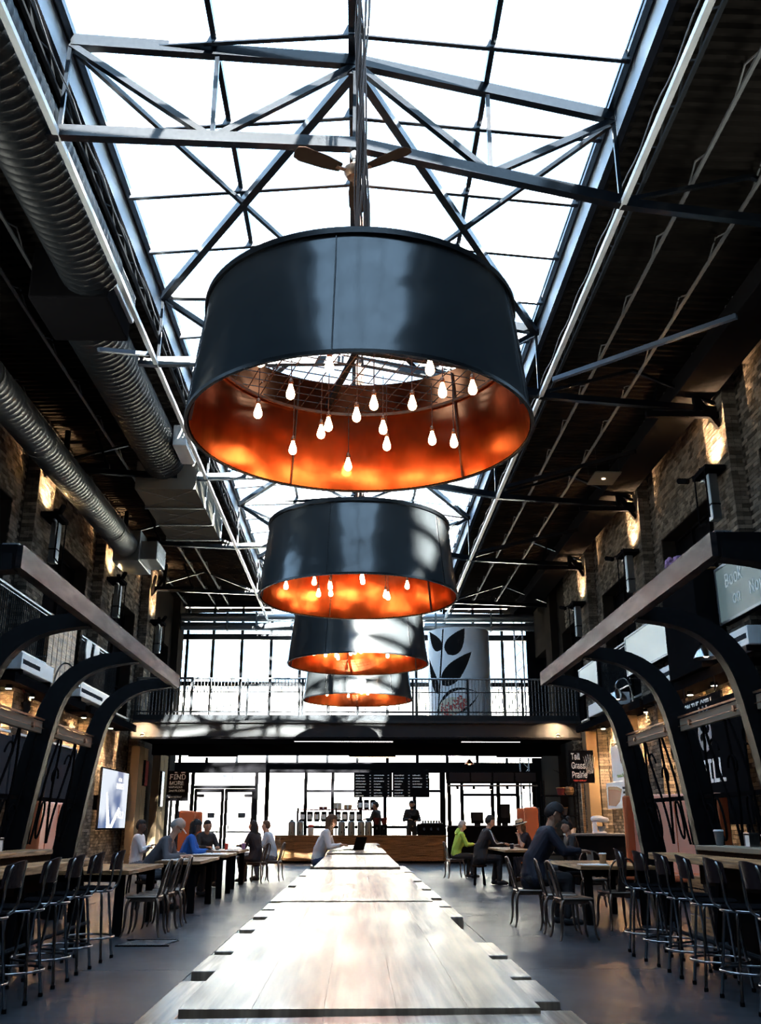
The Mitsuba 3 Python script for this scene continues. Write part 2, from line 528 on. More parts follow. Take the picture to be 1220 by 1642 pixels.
# ------------------------------------------------------------------ roof trusses, set askew across the hall
TL = lambda k: np.array([-3.74, 9.57 + 6.05 * k]); TR = lambda k: np.array([3.56, 10.75 + 6.05 * k])
ORD = ['nearest', 'second', 'third', 'fourth', 'farthest']
for k in range(5):
    a, b = TL(k), TR(k)
    P = lambda t, z: np.array([*(a + (b - a) * t), z])
    zt = lambda t: 10.83 + .33 * (1 - abs(t - .5) * 2)
    zb = lambda t: 9.41 + .38 * (1 - abs(t - .5) * 2)
    where = ['spanning the skylight behind the first drum lamp and fan', 'just behind the first drum lamp', 'over the second drum lamp', 'over the third drum lamp', 'beside the glazed far wall'][k]
    t_ = thing('roof_truss', '%s blue-grey steel roof truss, %s' % (ORD[k], where), 'roof truss', 'roof trusses under the skylight')
    for u, v in ((0, .5), (.5, 1)):
        add('top_chord', bar(P(u, zt(u)), P(v, zt(v)), .11, .17), 'm_steel', t_)
        add('bottom_chord', bar(P(u, zb(u)), P(v, zb(v)), .12, .16), 'm_steel', t_)
    add('post', bar(P(0, 9.41), P(0, 10.83), .05), 'm_steel', t_)
    add('post', bar(P(1, 9.41), P(1, 10.83), .05), 'm_steel', t_)
    add('post', bar(P(.5, zb(.5)), P(.5, zt(.5)), .07), 'm_steel', t_)
    for q in (.25, .75):
        add('post', bar(P(q, zb(q)), P(q, zt(q)), .055), 'm_steel', t_)
        e = 0 if q < .5 else 1
        add('diagonal', bar(P(e, zt(e) - .06), P(q, zb(q)), .085), 'm_steel', t_)
        add('diagonal', bar(P(.5, zt(.5) - .06), P(q, zb(q)), .085), 'm_steel', t_)
    add('gusset', cat([box(RX - .16, RX + .16, P(.5, 0)[1] - .02, P(.5, 0)[1] + .02, 10.95, 11.2)]), 'm_steel', t_)
    # outriggers over the side aisles to the walls
    d = (b - a) / np.linalg.norm(b - a)
    for e, pt, s in ((0, a, -1), (1, b, 1)):
        q = pt + d * s * (XW - abs(pt[0])) / abs(d[0])
        if s < 0 and k < 2:
            add('outrigger', bar((*pt, 9.38), (*(pt - d * .35), 9.38), .11, .13), 'm_steel', t_)
            continue
        add('outrigger', bar((*pt, 9.38), (*q, 9.38), .11, .13), 'm_steel', t_)
        add('outrigger', bar((*pt, 9.42), (*((pt + q) / 2), 10.12), .06), 'm_steel', t_)
        add('outrigger', bar((*q, 9.42), (*((pt + q) / 2), 10.12), .06), 'm_steel', t_)
for k in range(4):                           # crossed braces in the roof plane from ridge to eaves
    m0, m1 = (TL(k) + TR(k)) / 2, (TL(k + 1) + TR(k + 1)) / 2
    for e0, e1, sd in ((TL(k), TL(k + 1), 'left'), (TR(k), TR(k + 1), 'right')):
        tag(add('roof_brace', bar((*m0, 11.03), (*e1, 10.77), .12, .13), 'm_steel'), 'thick dark roof brace from the %s truss ridge to the %s eave behind it' % (ORD[k], sd), 'brace', 'roof braces')
        tag(add('roof_brace', bar((*e0, 10.74), (*m1, 11.0), .06, .07), 'm_steel'), 'thin roof brace from the %s eave of the %s truss to the ridge behind it' % (sd, ORD[k]), 'brace', 'roof braces')
for s, sd, x in ((-1, 'left', -3.76), (1, 'right', 3.58)):
    tag(add('eave_pipe', box(x - .038, x + .038, -6, 39.5, 9.32, 9.40), 'm_white_pipe'), 'pale square pipe running the length of the hall under the %s truss ends' % sd, 'pipe')
    lj = thing('lattice_joist', 'slender zigzag lattice joist along the %s edge of the skylight' % sd, 'joist')
    xx, zl = (x + s * .38, 9.86) if s > 0 else (-3.80, 9.98)
    add('chord', bar((xx, -6, 10.2), (xx, 39.4, 10.2), .05), 'm_galv_dark', lj)
    add('chord', bar((xx, -6, zl), (xx, 39.4, zl), .05), 'm_galv_dark', lj)
    ys = np.arange(4.5, 39, .38)
    add('lacing', cat([bar((xx, y, zl if i % 2 else 10.2), (xx, y + .38, 10.2 if i % 2 else zl), .022) for i, y in enumerate(ys)]), 'm_galv_dark', lj, kind='stuff')
    sn = thing('conduit_run', 'thin sagging cable run hung along the %s skylight edge' % sd, 'cable')
    xs = x + s * .20 if s > 0 else -3.70
    add('cable', tube([(xs, y, 10.0 + .09 * math.sin(y * 2.1) ** 2) for y in np.arange(5, 38, .3)], .012, 5), 'm_grey', sn)
for k in range(1, 4):                        # flat braces under the side roofs
    y = TR(k)[1]
    tag(add('aisle_brace', bar((3.73, y - .55, 9.45), (6.35, y - 3.0, 9.45), .085), 'm_steel_pale' if k == 1 else 'm_black'), '%s slanting brace under the right side roof%s' % (ORD[k - 1], ', pale blue' if k == 1 else ''), 'brace', 'braces under the right roof')
y = TL(1)[1]
tag(add('aisle_brace', bar((-3.815, y - .45, 9.33), (-4.5, y - 1.15, 9.04), .07), 'm_steel_pale'), 'short pale blue brace under the left round duct', 'brace')

# ------------------------------------------------------------------ far glazed wall (window_2)
w2 = struct('window_2')
YF = 40.0
mx = [-7.75, -7.3, -6.2, -4.97, -3.72, -2.48, -1.24, 0.0, 1.24, 2.48, 3.72, 4.97, 6.2, 7.3]
for x in mx:
    add('mullion', box(x - .055, x + .055, YF - .09, YF + .09, 3.55, 10.75), 'm_steel', w2)
for x in (-7.3, -6.72, -4.12, -2.1, -1.0, 0.15, 1.15, 2.35, 3.55, 4.3, 5.55, 6.6):
    add('mullion', box(x - .06, x + .06, YF - .09, YF + .09, 0, 3.5), 'm_black', w2)
for z, h, y in ((3.52, .2, .16), (6.93, .09, .1), (8.93, .12, .13), (10.7, .2, .15)):
    add('transom', box(-7.8, 7.8, YF - y, YF + y, z - h, z + h), 'm_black' if z < 4 else 'm_steel', w2)
for a, b, z in ((-6.72, -4.12, 2.75), (-2.1, 3.55, 2.6), (4.3, 6.6, 2.45), (-2.1, 3.55, 1.2)):
    add('transom', box(a, b, YF - .08, YF + .08, z - .05, z + .05), 'm_black', w2)
for x0, x1 in zip(mx[:-1], mx[1:]):
    for z0, z1 in ((3.6, 6.9), (6.95, 8.9), (8.95, 10.6)):
        add('pane', trimesh.Trimesh([[x0, YF, z0], [x1, YF, z0], [x1, YF, z1], [x0, YF, z1]], [[0, 1, 2], [0, 2, 3]], process=False), 'm_glass', w2)
gx = [-7.6, -6.72, -4.12, -2.1, -1.0, 0.15, 1.15, 2.35, 3.55, 4.3, 5.55, 6.6, 7.6]
for x0, x1 in zip(gx[:-1], gx[1:]):
    if x0 == -6.72: continue
    add('pane', trimesh.Trimesh([[x0, YF, .1], [x1, YF, .1], [x1, YF, 3.4], [x0, YF, 3.4]], [[0, 1, 2], [0, 2, 3]], process=False), 'm_glass', w2)
add('closure', box(-8.2, -7.75, YF - .15, YF + .15, 0, 10.9), 'm_black', w2)
add('closure', box(7.35, 8.2, YF - .15, YF + .15, 0, 10.9), 'm_black', w2)
# double entrance doors at the left
for i, (x0, x1) in enumerate(((-6.62, -5.42), (-5.38, -4.18))):
    d = struct('door_%d' % (i + 1))
    add('frame', cat([box(x0, x0 + .11, YF - .05, YF + .03, .02, 2.68), box(x1 - .11, x1, YF - .05, YF + .03, .02, 2.68), box(x0, x1, YF - .05, YF + .03, 2.55, 2.68), box(x0, x1, YF - .05, YF + .03, .02, .24)]), 'm_black', d)
    add('pane', trimesh.Trimesh([[x0, YF, .2], [x1, YF, .2], [x1, YF, 2.6], [x0, YF, 2.6]], [[0, 1, 2], [0, 2, 3]], process=False), 'm_glass', d)
    hx = x1 - .2 if i == 0 else x0 + .2
    add('handle', tube([(hx, YF - .06, .95), (hx, YF - .13, 1.0), (hx, YF - .13, 1.35), (hx, YF - .06, 1.4)], .018, 6), 'm_chrome', d)
    add('push_bar', box(x0 + .1, x1 - .1, YF - .11, YF - .06, .98, 1.04), 'm_grey', d)
    add('notice', box((x0 + x1) / 2 - .12 + .1, (x0 + x1) / 2 + .26, YF - .08, YF - .055, 1.55, 1.75), 'm_slate', d)
    add('closer', box(x0 + .1 if i == 0 else x1 - .4, x0 + .4 if i == 0 else x1 - .1, YF - .13, YF - .05, 2.36, 2.46), 'm_black', d)

# ------------------------------------------------------------------ what lies outside
gd = struct('ground_outside'); add('paving', box(-60, 60, 40.6, 120, -.3, -.02), 'm_outside', gd)
ob = thing('neighbour_building', 'low pale building seen through the far windows beyond the bridge railing', 'building')
add('wall', box(-40, 40, 75, 85, 0, 11.5), 'm_outside', ob)
for i in range(22):
    add('window', rbox(-32 + i * 3.0, -30.2 + i * 3.0, 74.9, 75.05, 7.4, 8.4, .02, 6), 'm_slate', ob)
tw = struct('wall_tower'); add('core', box(-10.0, 5.75, -24, -20, 0, 20.6), 'm_brick', tw)

# ------------------------------------------------------------------ footbridge across the hall
br = thing('footbridge', 'grey steel footbridge crossing the far end of the hall above the coffee counter', 'bridge')
YB = 30.5
add('deck', box(-7.15, 7.15, YB, 34.0, 4.40, 4.58), 'm_galv_dark', br)
add('fascia', box(-7.15, 7.15, YB - .06, YB, 3.93, 4.36), 'm_fascia', br)
add('flange', box(-7.15, 7.15, YB - .16, YB + .1, 4.36, 4.44), 'm_fascia', br)
add('flange', box(-7.15, 7.15, YB - .12, YB + .1, 3.86, 3.92), 'm_black', br)
add('soffit', box(-7.15, 7.15, YB + .1, 34.0, 3.95, 4.0), 'm_black_matt', br)
add('back_beam', box(-7.15, 7.15, 33.7, 34.0, 3.6, 3.95), 'm_black', br)
add('fascia_panel', box(-7.15, 7.15, YB - .02, YB + .06, 4.44, 4.62), 'm_galv_dark', br)
add('handrail', tube([(-7.12, YB, 5.78), (7.12, YB, 5.78)], .032, 8), 'm_galv', br)
add('bottom_rail', bar((-7.12, YB, 4.72), (7.12, YB, 4.72), .04), 'm_galv_dark', br)
add('middle_rail', bar((-7.12, YB, 5.35), (7.12, YB, 5.35), .025), 'm_galv_dark', br)
bal = mikit.ply(bar((0, YB, 4.6), (0, YB, 5.78), .02), 'm_baluster')
for i in range(132):
    add('baluster', bal, None, br, M=pose(-7.1 + i * .108))
for x in np.linspace(-7.1, 7.1, 9):
    add('post', box(x - .03, x + .03, YB - .03, YB + .03, 4.4, 5.78), 'm_galv_dark', br)
# ================================================================== DRUM LAMPS
BULB_PX = [(-.905, 7.62, 4.80), (-.80, 6.75, 4.86), (-.59, 7.22, 4.80), (-.64, 8.32, 4.74), (-.36, 8.02, 4.78), (-.285, 7.80, 4.76), (-.25, 6.80, 4.84), (-.115, 8.74, 4.74), (-.03, 7.63, 4.78),
           (.12, 7.42, 4.80), (.215, 7.95, 4.80), (.255, 8.15, 4.72), (.46, 7.50, 4.84), (.565, 6.82, 4.84), (.70, 7.20, 4.82), (.68, 8.10, 4.76), (.89, 8.16, 4.76), (.96, 7.22, 4.86)]
prof_bulb = [(0.0, -.072), (.014, -.070), (.026, -.060), (.032, -.045), (.033, -.030), (.029, -.008), (.021, .018), (.015, .040), (.013, .052), (0.0, .053)]
bulb_glass = lathe([(r * 1.22, z * 1.15 - .006) for r, z in prof_bulb], 14)
socket = cat([lathe([(0, .050), (.018, .050), (.020, .058), (.019, .085), (.014, .100), (.006, .106), (0, .106)], 10), lathe([(.0195, .062), (.0225, .066), (.0225, .070), (.0195, .074)], 10)])
p_sock = None
DRUMS = [(7.44, 'largest and nearest black drum lamp with copper lining, filling the upper middle'), (13.64, 'second black drum lamp, directly below and behind the nearest one'),
         (19.7, 'third black drum lamp with slanting shadow bars on its shade'), (25.7, 'fourth and farthest black drum lamp, hanging before the footbridge railing')]
ZB, ZT, RB, RT = 4.50, 5.60, 1.475, 1.345


def drum_shell(r0, r1, z0, z1, seed, amp, inner=False, n=144, m=22):
    th = np.linspace(0, 2 * np.pi, n, endpoint=False)
    zz = np.linspace(0, 1, m)
    A, Z = np.meshgrid(th, zz)
    R = r0 + (r1 - r0) * Z
    q = np.stack([np.cos(A) * 1.4 * 1.5, np.sin(A) * 1.4 * 1.5, Z * 2.2], -1)
    d = meshkit.fbm(q + seed * 11.3, 3, seed) - .5
    crease = np.abs(meshkit.noise(q * 1.9 + 5 + seed * 3, seed + 9) - .5)
    d = d * amp + np.minimum(crease, .10) * amp * .55
    seam = np.abs((A * 5 / (2 * np.pi) + .25 + seed * .21) % 1 - .5)
    R = R + d
    v = np.stack([R * np.cos(A), R * np.sin(A), z0 + (z1 - z0) * Z], -1).reshape(-1, 3)
    f = []
    i, j = np.meshgrid(np.arange(m - 1), np.arange(n), indexing='ij')
    a, b, c, e = i * n + j, i * n + (j + 1) % n, (i + 1) * n + (j + 1) % n, (i + 1) * n + j
    f = np.vstack([np.stack([a, b, c], -1).reshape(-1, 3), np.stack([a, c, e], -1).reshape(-1, 3)])
    if inner: f = f[:, ::-1]
    return trimesh.Trimesh(v, f, process=False)


def ring(r, z, w, h, n=96):
    return lathe([(r - w, z), (r + w, z), (r + w, z + h), (r - w, z + h), (r - w, z)], n)


lower_rim, upper_rim = ring(RB, ZB - .012, .014, .028), ring(RT + .012, ZT - .035, .022, .05)
stiff = ring(RT - .03, ZT - .30, .015, .03)
for di, (yc, lab) in enumerate(DRUMS):
    g = thing('drum_pendant', lab, 'pendant lamp', 'drum pendant lamps down the hall')
    M = pose(0, yc, 0)
    sd = di + 2
    add('shade', drum_shell(RB, RT, ZB, ZT, sd, .026), 'm_drum', g, smooth=True, M=M)
    add('lining', drum_shell(RB - .025, RT - .025, ZB, ZT, sd + 7, .022, True), 'm_copper', g, smooth=True, M=M)
    add('rim', lower_rim, 'm_drum_rim', g, smooth=40, M=M)
    add('rim', upper_rim, 'm_drum_rim', g, smooth=40, M=M)
    for a in np.arange(5) * 72 + 262 - di * 9:
        t = math.radians(a); c, s_ = math.cos(t), math.sin(t)
        add('seam', bar((RB * c + .012 * c, RB * s_ + .012 * s_, ZB), (RT * c + .012 * c, RT * s_ + .012 * s_, ZT - .03), .012, .008, up=(-s_, c, 0)), 'm_drum_rim', g, M=M)
        add('seam', bar((RB * c - .034 * c, RB * s_ - .034 * s_, ZB), (RT * c - .034 * c, RT * s_ - .034 * s_, ZT - .03), .03, .008, up=(-s_, c, 0)), 'm_wire', g, M=M)
    add('stiffener', ring(RT - .012, ZT - .34, .010, .03), 'm_bronze', g, smooth=40, M=M)
    zg = 5.30
    wires = []
    for q in np.arange(-1.2, 1.21, .15):
        L = math.sqrt(max(0, 1.33 ** 2 - q * q))
        wires += [bar((q, -L, zg), (q, L, zg), .007), bar((-L, q, zg + .007), (L, q, zg + .007), .007)]
    add('wire_grid', mv(cat(wires), rz=.35), 'm_wire', g, M=M)
    add('cross_bar', mv(cat([bar((-1.35, .1, zg + .05), (1.35, .1, zg + .05), .07, .05), bar((0, -1.35, zg + .06), (0, 1.35, zg + .06), .05, .05)]), rz=.25), 'm_galv_dark', g, M=M)
    for a in (20, 140, 260):
        t = math.radians(a)
        pts = np.linspace([1.28 * math.cos(t), 1.28 * math.sin(t), zg + .05], [.06 * math.cos(t), .06 * math.sin(t), 6.05], 30)
        add('suspension_chain', cat([tube([p + np.array([.012 * (1 if (i % 2) else 0), 0, 0]), p2 + np.array([.012 * (1 if (i % 2) else 0), 0, 0])], .007, 5) for i, (p, p2) in enumerate(zip(pts[:-1], pts[1:]))]), 'm_bronze', g, M=M)
    cab = []
    for i in range(16):
        r0, ph = .035 + .03 * rng.random(), rng.random() * 6.28
        zs = np.r_[np.linspace(zg + .05, 5.9, 6), np.linspace(6.0, 11.24, 26)]
        spread = np.where(zs < 6.1, 1 + (6.1 - zs) * 4.2, 1.0)
        tw = ph + (zs - 6) * (1.1 + .5 * math.sin(i))
        cab.append(tube(np.stack([r0 * spread * np.cos(tw) * (1 + .3 * np.sin(zs * 2 + i)), r0 * spread * np.sin(tw), zs], 1), .0085, 5))
    add('cable_bundle', cat(cab), 'm_cable', g, M=M)
    for bi, (bx, by, bz) in enumerate(BULB_PX):
        x, y, z = bx, by - 7.44, bz
        if di:
            an = 1.3 * di; x, y = x * math.cos(an) - y * math.sin(an), x * math.sin(an) + y * math.cos(an)
            r = math.hypot(x, y); sc = min(1, 1.12 / r); x, y = x * sc, y * sc
            z = 4.70 + .3 * ((bi * 7 + di * 3) % 10) / 10
        b = number(g + '__light_bulb')
        Mb = pose(x, yc + y, z)
        if di == 0 and bi == 0:
            p_glass, p_sock = mikit.ply(bulb_glass, 'm_bulb', smooth=True), mikit.ply(socket, 'm_bronze', smooth=40)
        add('glass', p_glass, None, b, M=Mb, emit=(24, 11, 4.4), sw=.5)
        add('socket', p_sock, None, b, M=Mb)
        add('cord', tube([(0, 0, .105), (.004 * math.sin(bi), .003, .15), (0, 0, zg - z + .01)], .0045, 5), 'm_cable', b, M=Mb)

# ------------------------------------------------------------------ ceiling fan
cf = thing('ceiling_fan', 'brown three-bladed ceiling fan on a rod above the first drum lamp', 'fan')
fx, fy, fz = -.10, 10.16, 9.36
add('rod', cyl((fx, fy, fz + .1), (fx, fy, 9.72), .022, 10), 'm_galv_dark', cf)
add('motor', mv(lathe([(0, -.10), (.09, -.09), (.13, -.03), (.13, .04), (.08, .09), (.03, .14), (0, .14)], 20), fx, fy, fz), 'm_bronze', cf, smooth=40)
add('canopy', mv(lathe([(0, 0), (.035, 0), (.06, .06), (.06, .09), (0, .09)], 16), fx, fy, 9.56), 'm_galv', cf, smooth=40)
blade = Polygon([(.22, -.06), (.45, -.095), (.80, -.11), (.88, -.08), (.905, 0), (.88, .08), (.80, .11), (.45, .095), (.22, .06)]).buffer(.012)
bm = mv(extrude(blade, .012), z=-.006)
bm.apply_transform(trimesh.transformations.rotation_matrix(math.radians(14), (1, 0, 0)))
for a in (207, 327, 87):
    b = add('blade', bm, 'm_fan_blade', cf, M=pose(fx, fy, fz, a, .92))
    add('bracket', bar((.1, 0, 0), (.26, 0, 0), .06, .012), 'm_bronze', b, M=pose(fx, fy, fz - .012, a))

# ================================================================== ON THE WALLS
def warm_spot(name, a, b, power, cutoff, beam, tint=(1, .62, .34)):
    scene[number(name)] = {'type': 'spot', 'to_world': T().look_at(origin=list(a), target=list(b), up=[0, 1, 0.1]), 'sampling_weight': 5.0, 'cutoff_angle': float(cutoff), 'beam_width': float(beam),
                           'intensity': {'type': 'rgb', 'value': [c * power / GAIN for c in tint]}}


lamp = Proto()          # a dark wall lantern with a shelf, a bent arm and a pipe; local: wall plane at x = 0, lamp towards -x
lamp.add('shelf', rbox(-.44, -.02, -.42, .34, -.02, .08, .01), 'm_black')
lamp.add('frame', cat([bar((-.42, .26, -1.0), (-.42, .26, 0), .025), bar((-.42, -.32, -1.0), (-.42, -.32, 0), .025), bar((-.42, .26, -1.0), (-.42, -.1, -1.05), .02)]), 'm_black')
lamp.add('lantern', rbox(-.34, -.16, -.28, -.06, -1.02, -.06, .015), 'm_galv')
lamp.add('band', box(-.345, -.155, -.285, -.055, -.72, -.69), 'm_black', 'lantern')
lamp.add('arm', tube(spline([(-.30, .2, -.08), (-.30, .05, -.10), (-.28, -.04, -.22), (-.27, -.10, -.50)], 14), .03, 8), 'm_galv', smooth=True)
lamp.add('uplight_can', mv(lathe([(.0, .08), (.055, .08), (.06, .09), (.06, .19), (.05, .19), (.05, .16), (0, .16)], 14), -.30, .12, 0), 'm_black', smooth=40)
lamp.add('uplight_lens', mv(lathe([(0, .0), (.048, .0), (.048, .012), (0, .012)], 14), -.30, .12, .165), 'm_bulb', emit=(3000, 1650, 720), sw=3)
lamp.add('spotlight', cat([cyl((-.50, .42, .02), (-.62, .62, .10), .06, 12), cyl((-.42, .3, .08), (-.52, .46, .06), .015, 6)]), 'm_black', smooth=40)
for s, sd, pil in ((1, 'right', PIL_R[2:5]), (-1, 'left', PIL_L[3:6])):
    for i, p in enumerate(pil):
        M = pose(s * (XW - .30), p, 8.02, 0)
        if s < 0: M = M @ np.diag([-1, -1, 1, 1.0])
        lamp.put('wall_lamp', '%s lantern-style wall lamp on the %s brick wall, its uplight warming the pilaster' % (('nearest', 'middle', 'farthest')[i], sd), 'wall lamp', M, 'wall lamps on the brick pilasters')
        warm_spot('uplight', (s * 6.98, p + .05, 8.2), (s * 7.32, p, 8.85), 260, 46, 16)
brk = Proto()
brk.add('hanger', cat([bar((-.45, 0, 9.22), (-.45, 0, 10.1), .10, .12), bar((-1.5, 0, 9.22), (-.02, 0, 9.22), .10, .12), bar((-1.45, 0, 9.22), (-1.1, 0, 10.1), .06)]), 'm_black')
brk.add('strut', bar((-.02, 0, 8.95), (-.44, 0, 9.6), .10), 'm_black')
brk.add('strut', bar((-.02, 0, 8.95), (-.2, .35, 9.6), .08), 'm_black')
for s, sd, pil in ((1, 'right', PIL_R[2:5]), (-1, 'left', PIL_L[3:6])):
    for i, p in enumerate(pil):
        M = pose(s * (XW - .28), p - .3, 0)
        if s < 0: M = M @ np.diag([-1, -1, 1, 1.0])
        brk.put('roof_bracket', '%s black steel bracket high on the %s brick wall' % (('nearest', 'middle', 'farthest')[i], sd), 'bracket', M, 'black brackets under the side roofs')
lpn = thing('ceiling_panel', 'pale square panel with a small warm lamp hanging under the right side roof', 'panel')
add('plate', rbox(5.75, 6.4, 21.2, 22.1, 9.44, 9.48, .01), 'm_panel', lpn)
for x in (5.8, 6.35):
    for y in (21.25, 22.05):
        add('hanger', bar((x, y, 9.48), (x, y, 10.2), .012), 'm_galv_dark', lpn)
add('lamp', mv(lathe([(0, 0), (.05, 0), (.05, .02), (0, .02)], 14), 6.05, 21.6, 9.42), 'm_bulb', lpn, emit=(7, 4, 2))
tag(add('box_duct', cat([rbox(6.45, 7.25, 10.5, 39.0, 9.62, 10.0, .02)]), 'm_black_matt'), 'long dark box duct running under the right side roof along the wall', 'duct')


def spiral(x, z, r, y0, y1, pitch=.16, n=28):
    ys = np.arange(y0, y1, pitch / 4)
    prof = r + .012 * (np.arange(len(ys)) % 4 == 0)
    th = np.linspace(0, 2 * np.pi, n, endpoint=False)
    v = np.array([[x + q * math.cos(t), y, z + q * math.sin(t)] for y, q in zip(ys, prof) for t in th])
    m = len(ys)
    i, j = np.meshgrid(np.arange(m - 1), np.arange(n), indexing='ij')
    a, b, c, e = i * n + j, i * n + (j + 1) % n, (i + 1) * n + (j + 1) % n, (i + 1) * n + j
    return trimesh.Trimesh(v, np.vstack([np.stack([a, c, b], -1).reshape(-1, 3), np.stack([a, e, c], -1).reshape(-1, 3)]), process=False)


sp = thing('spiral_duct', 'big ribbed round duct hanging beside the left edge of the skylight', 'duct')
add('pipe', spiral(-4.26, 9.62, .48, 3, 13.0), 'm_duct', sp, smooth=25)
add('pipe', spiral(-4.72, 9.64, .49, 14.2, 21.2), 'm_duct', sp, smooth=25)
add('transition', rbox(-5.2, -3.95, 12.9, 14.3, 9.1, 10.02, .03), 'm_black', sp)
for y in (13.6, 20.2):
    k = add('side_box', rbox(-3.96, -3.88, y - .65, y + .65, 9.42, 9.94, .02) if y < 15 else rbox(-4.22, -3.9, y - .6, y + .6, 9.4, 9.9, .02), 'm_white_pipe', sp)
    add('grille', cat([box(-3.885, -3.872, y - .58, y + .58, z, z + .02) for z in np.arange(9.46, 9.90, .05)]), 'm_grey', k)
sp = thing('spiral_duct', 'ribbed round duct low along the left brick wall, lit warm by a wall lamp', 'duct')
add('pipe', spiral(-6.6, 8.80, .34, 8, 25.6), 'm_galv_duct', sp, smooth=25)
add('plenum', rbox(-6.95, -6.2, 25.6, 27.2, 8.35, 9.25, .02), 'm_galv', sp)
add('outlet', cat([rbox(-6.2, -5.75, 25.8, 27.0, 8.45, 9.0, .02)] + [box(-5.75, -5.735, 25.85, 26.95, z, z + .03) for z in np.arange(8.5, 8.98, .09)]), 'm_galv', sp)
for y in (15, 18, 21, 24):
    m = lathe([(.356, -.03), (.364, -.03), (.364, .03), (.356, .03), (.356, -.03)], 24)
    m.apply_transform(trimesh.transformations.rotation_matrix(math.pi / 2, (1, 0, 0))); m.apply_translation((-6.6, y, 8.8))
    add('strap', m, 'm_grey', sp)
rd = thing('sheet_metal_duct', 'wide rectangular sheet-metal duct with cross-creased panels under the left side roof', 'duct')
for i in range(3):
    y = 21.5 + i * 1.42
    b = box(-5.45, -3.98, y, y + 1.38, 9.03, 9.75)
    k = add('section', b, 'm_panel', rd)
    add('crease', cat([bar((-5.42, y + .03, 9.026), (-4.0, y + 1.35, 9.026), .012), bar((-5.42, y + 1.35, 9.026), (-4.0, y + .03, 9.026), .012)]), 'm_grey', k)
    add('flange', box(-5.5, -3.94, y + 1.37, y + 1.42, 8.99, 9.79), 'm_galv', k)
for i, (z, r, c) in enumerate(((9.42, .17, 'upper'), (9.04, .16, 'lower'))):
    p = thing('cross_pipe', '%s of the two fat grey pipes crossing in front of the far windows' % c, 'pipe', 'two grey cross pipes')
    add('pipe', cyl((-7.28, 38.2, z), (7.28, 38.2, z + .02), r, 18), 'm_galv', p, smooth=40)
    for x in (-5.4, -4.2, 0, 3.2, 5.5):
        add('clamp', mv(cat([box(-.03, .03, -.2, .2, -r - .02, r + .02)]), x, 38.2, z + .01), 'm_grey', p)
bn = thing('beam', 'dark blue-grey beam across the head of the far windows', 'beam')
add('web', box(-7.5, 6.3, 38.6, 38.9, 9.95, 10.2), 'm_steel', bn)

# leaf-cut banner wrapped round a half cylinder on the bridge
bc = thing('banner_column', 'white rounded banner column with black leaf shapes behind the bridge railing', 'banner column')
CX, CY, CR = 3.95, 36.6, 1.2


def on_cyl(poly, r, h=.006):
    """poly in (arc angle in degrees, height): a thin sheet laid on the column."""
    p = poly.segmentize(.3) if False else poly
    p = affinity.scale(p, CR * math.pi / 180, 1, origin=(0, 0))
    m = cat([extrude(g_, h) for g_ in getattr(p, 'geoms', [p]) if g_.area > 1e-5])
    m = m.subdivide_to_size(.16)
    v = np.array(m.vertices)
    t = v[:, 0] / CR - math.pi / 2
    rr = r + v[:, 2]
    return trimesh.Trimesh(np.stack([CX + rr * np.cos(t), CY + rr * np.sin(t), v[:, 1]], 1), m.faces, process=False)


def leaf(tip, base, w, bend=.0, n=14):
    tip, base = np.array(tip, float), np.array(base, float)
    d = tip - base; L = np.hypot(*(d * [.021, 1])); nrm = np.array([-d[1] / .021, d[0] * .021]); nrm /= np.hypot(nrm[0] * .021, nrm[1]) + 1e-9
    t = np.linspace(0, 1, n)
    wd = w * np.sin(np.pi * t ** .62) ** .9
    c = base + d * t[:, None] + nrm * (bend * np.sin(np.pi * t))[:, None]
    return Polygon(np.vstack([c + nrm * wd[:, None], (c - nrm * wd[:, None])[::-1]])).buffer(0)


add('sheet', on_cyl(Polygon([(-88, 4.7), (88, 4.7), (88, 8.5), (-88, 8.5)]), CR), 'm_white', bc, smooth=30)
for tip, base, w in (((18, 7.55), (-38, 6.3), .34), ((6, 8.45), (-26, 7.45), .34), ((-72, 8.45), (-40, 7.65), .24), ((-76, 7.4), (-48, 6.0), .18)):
    add('leaf', on_cyl(leaf(tip, base, w), CR + .007), 'm_black_matt', bc)
add('stem', on_cyl(LineString([(-34, 8.4), (-40, 7.4), (-44, 6.2), (-50, 4.8)]).buffer(.045, cap_style=2) if False else Polygon([(-35.5, 8.45), (-33, 8.45), (-43, 6.2), (-50, 4.75), (-53, 4.75), (-46, 6.2)]), CR + .008), 'm_black_matt', bc)
add('pod', on_cyl(leaf((32, 6.0), (-52, 5.35), .06, .45).union(leaf((32, 6.0), (-52, 5.35), .06, -.38)), CR + .009), 'm_black_matt', bc)
add('seed_panel', on_cyl(leaf((14, 5.75), (-46, 5.3), .36), CR + .010), 'm_cream', bc)
sd_ = []
for i in range(110):
    u, w_ = rng.random(), rng.normal(0, .16)
    a, z = -42 + 52 * u, 5.34 + .35 * u + max(-.3, min(.36, w_))
    sd_.append(on_cyl(Point(0, 0).buffer(1, 2) if False else affinity.translate(affinity.scale(Point(0, 0).buffer(1, 2), 1.7, .035), a, z), CR + .018))
add('seeds', cat(sd_), 'm_seed_red', bc, kind='stuff')
for i, (x, z0, z1, lab) in enumerate(((6.62, 0, 9.3, 'white lattice mast standing inside the far windows at the right'),)):
    lm = thing('lattice_mast', lab, 'mast')
    y = 38.2
    for dx in (-.17, .17):
        add('chord', bar((x + dx, y, z0), (x + dx, y, z1), .05), 'm_white_pipe', lm)
    n = int((z1 - z0) / .34)
    add('lacing', cat([bar((x - .17 * (1 if j % 2 else -1), y, z0 + j * .34), (x + .17 * (1 if j % 2 else -1), y, z0 + (j + 1) * .34), .025) for j in range(n)]), 'm_white_pipe', lm)

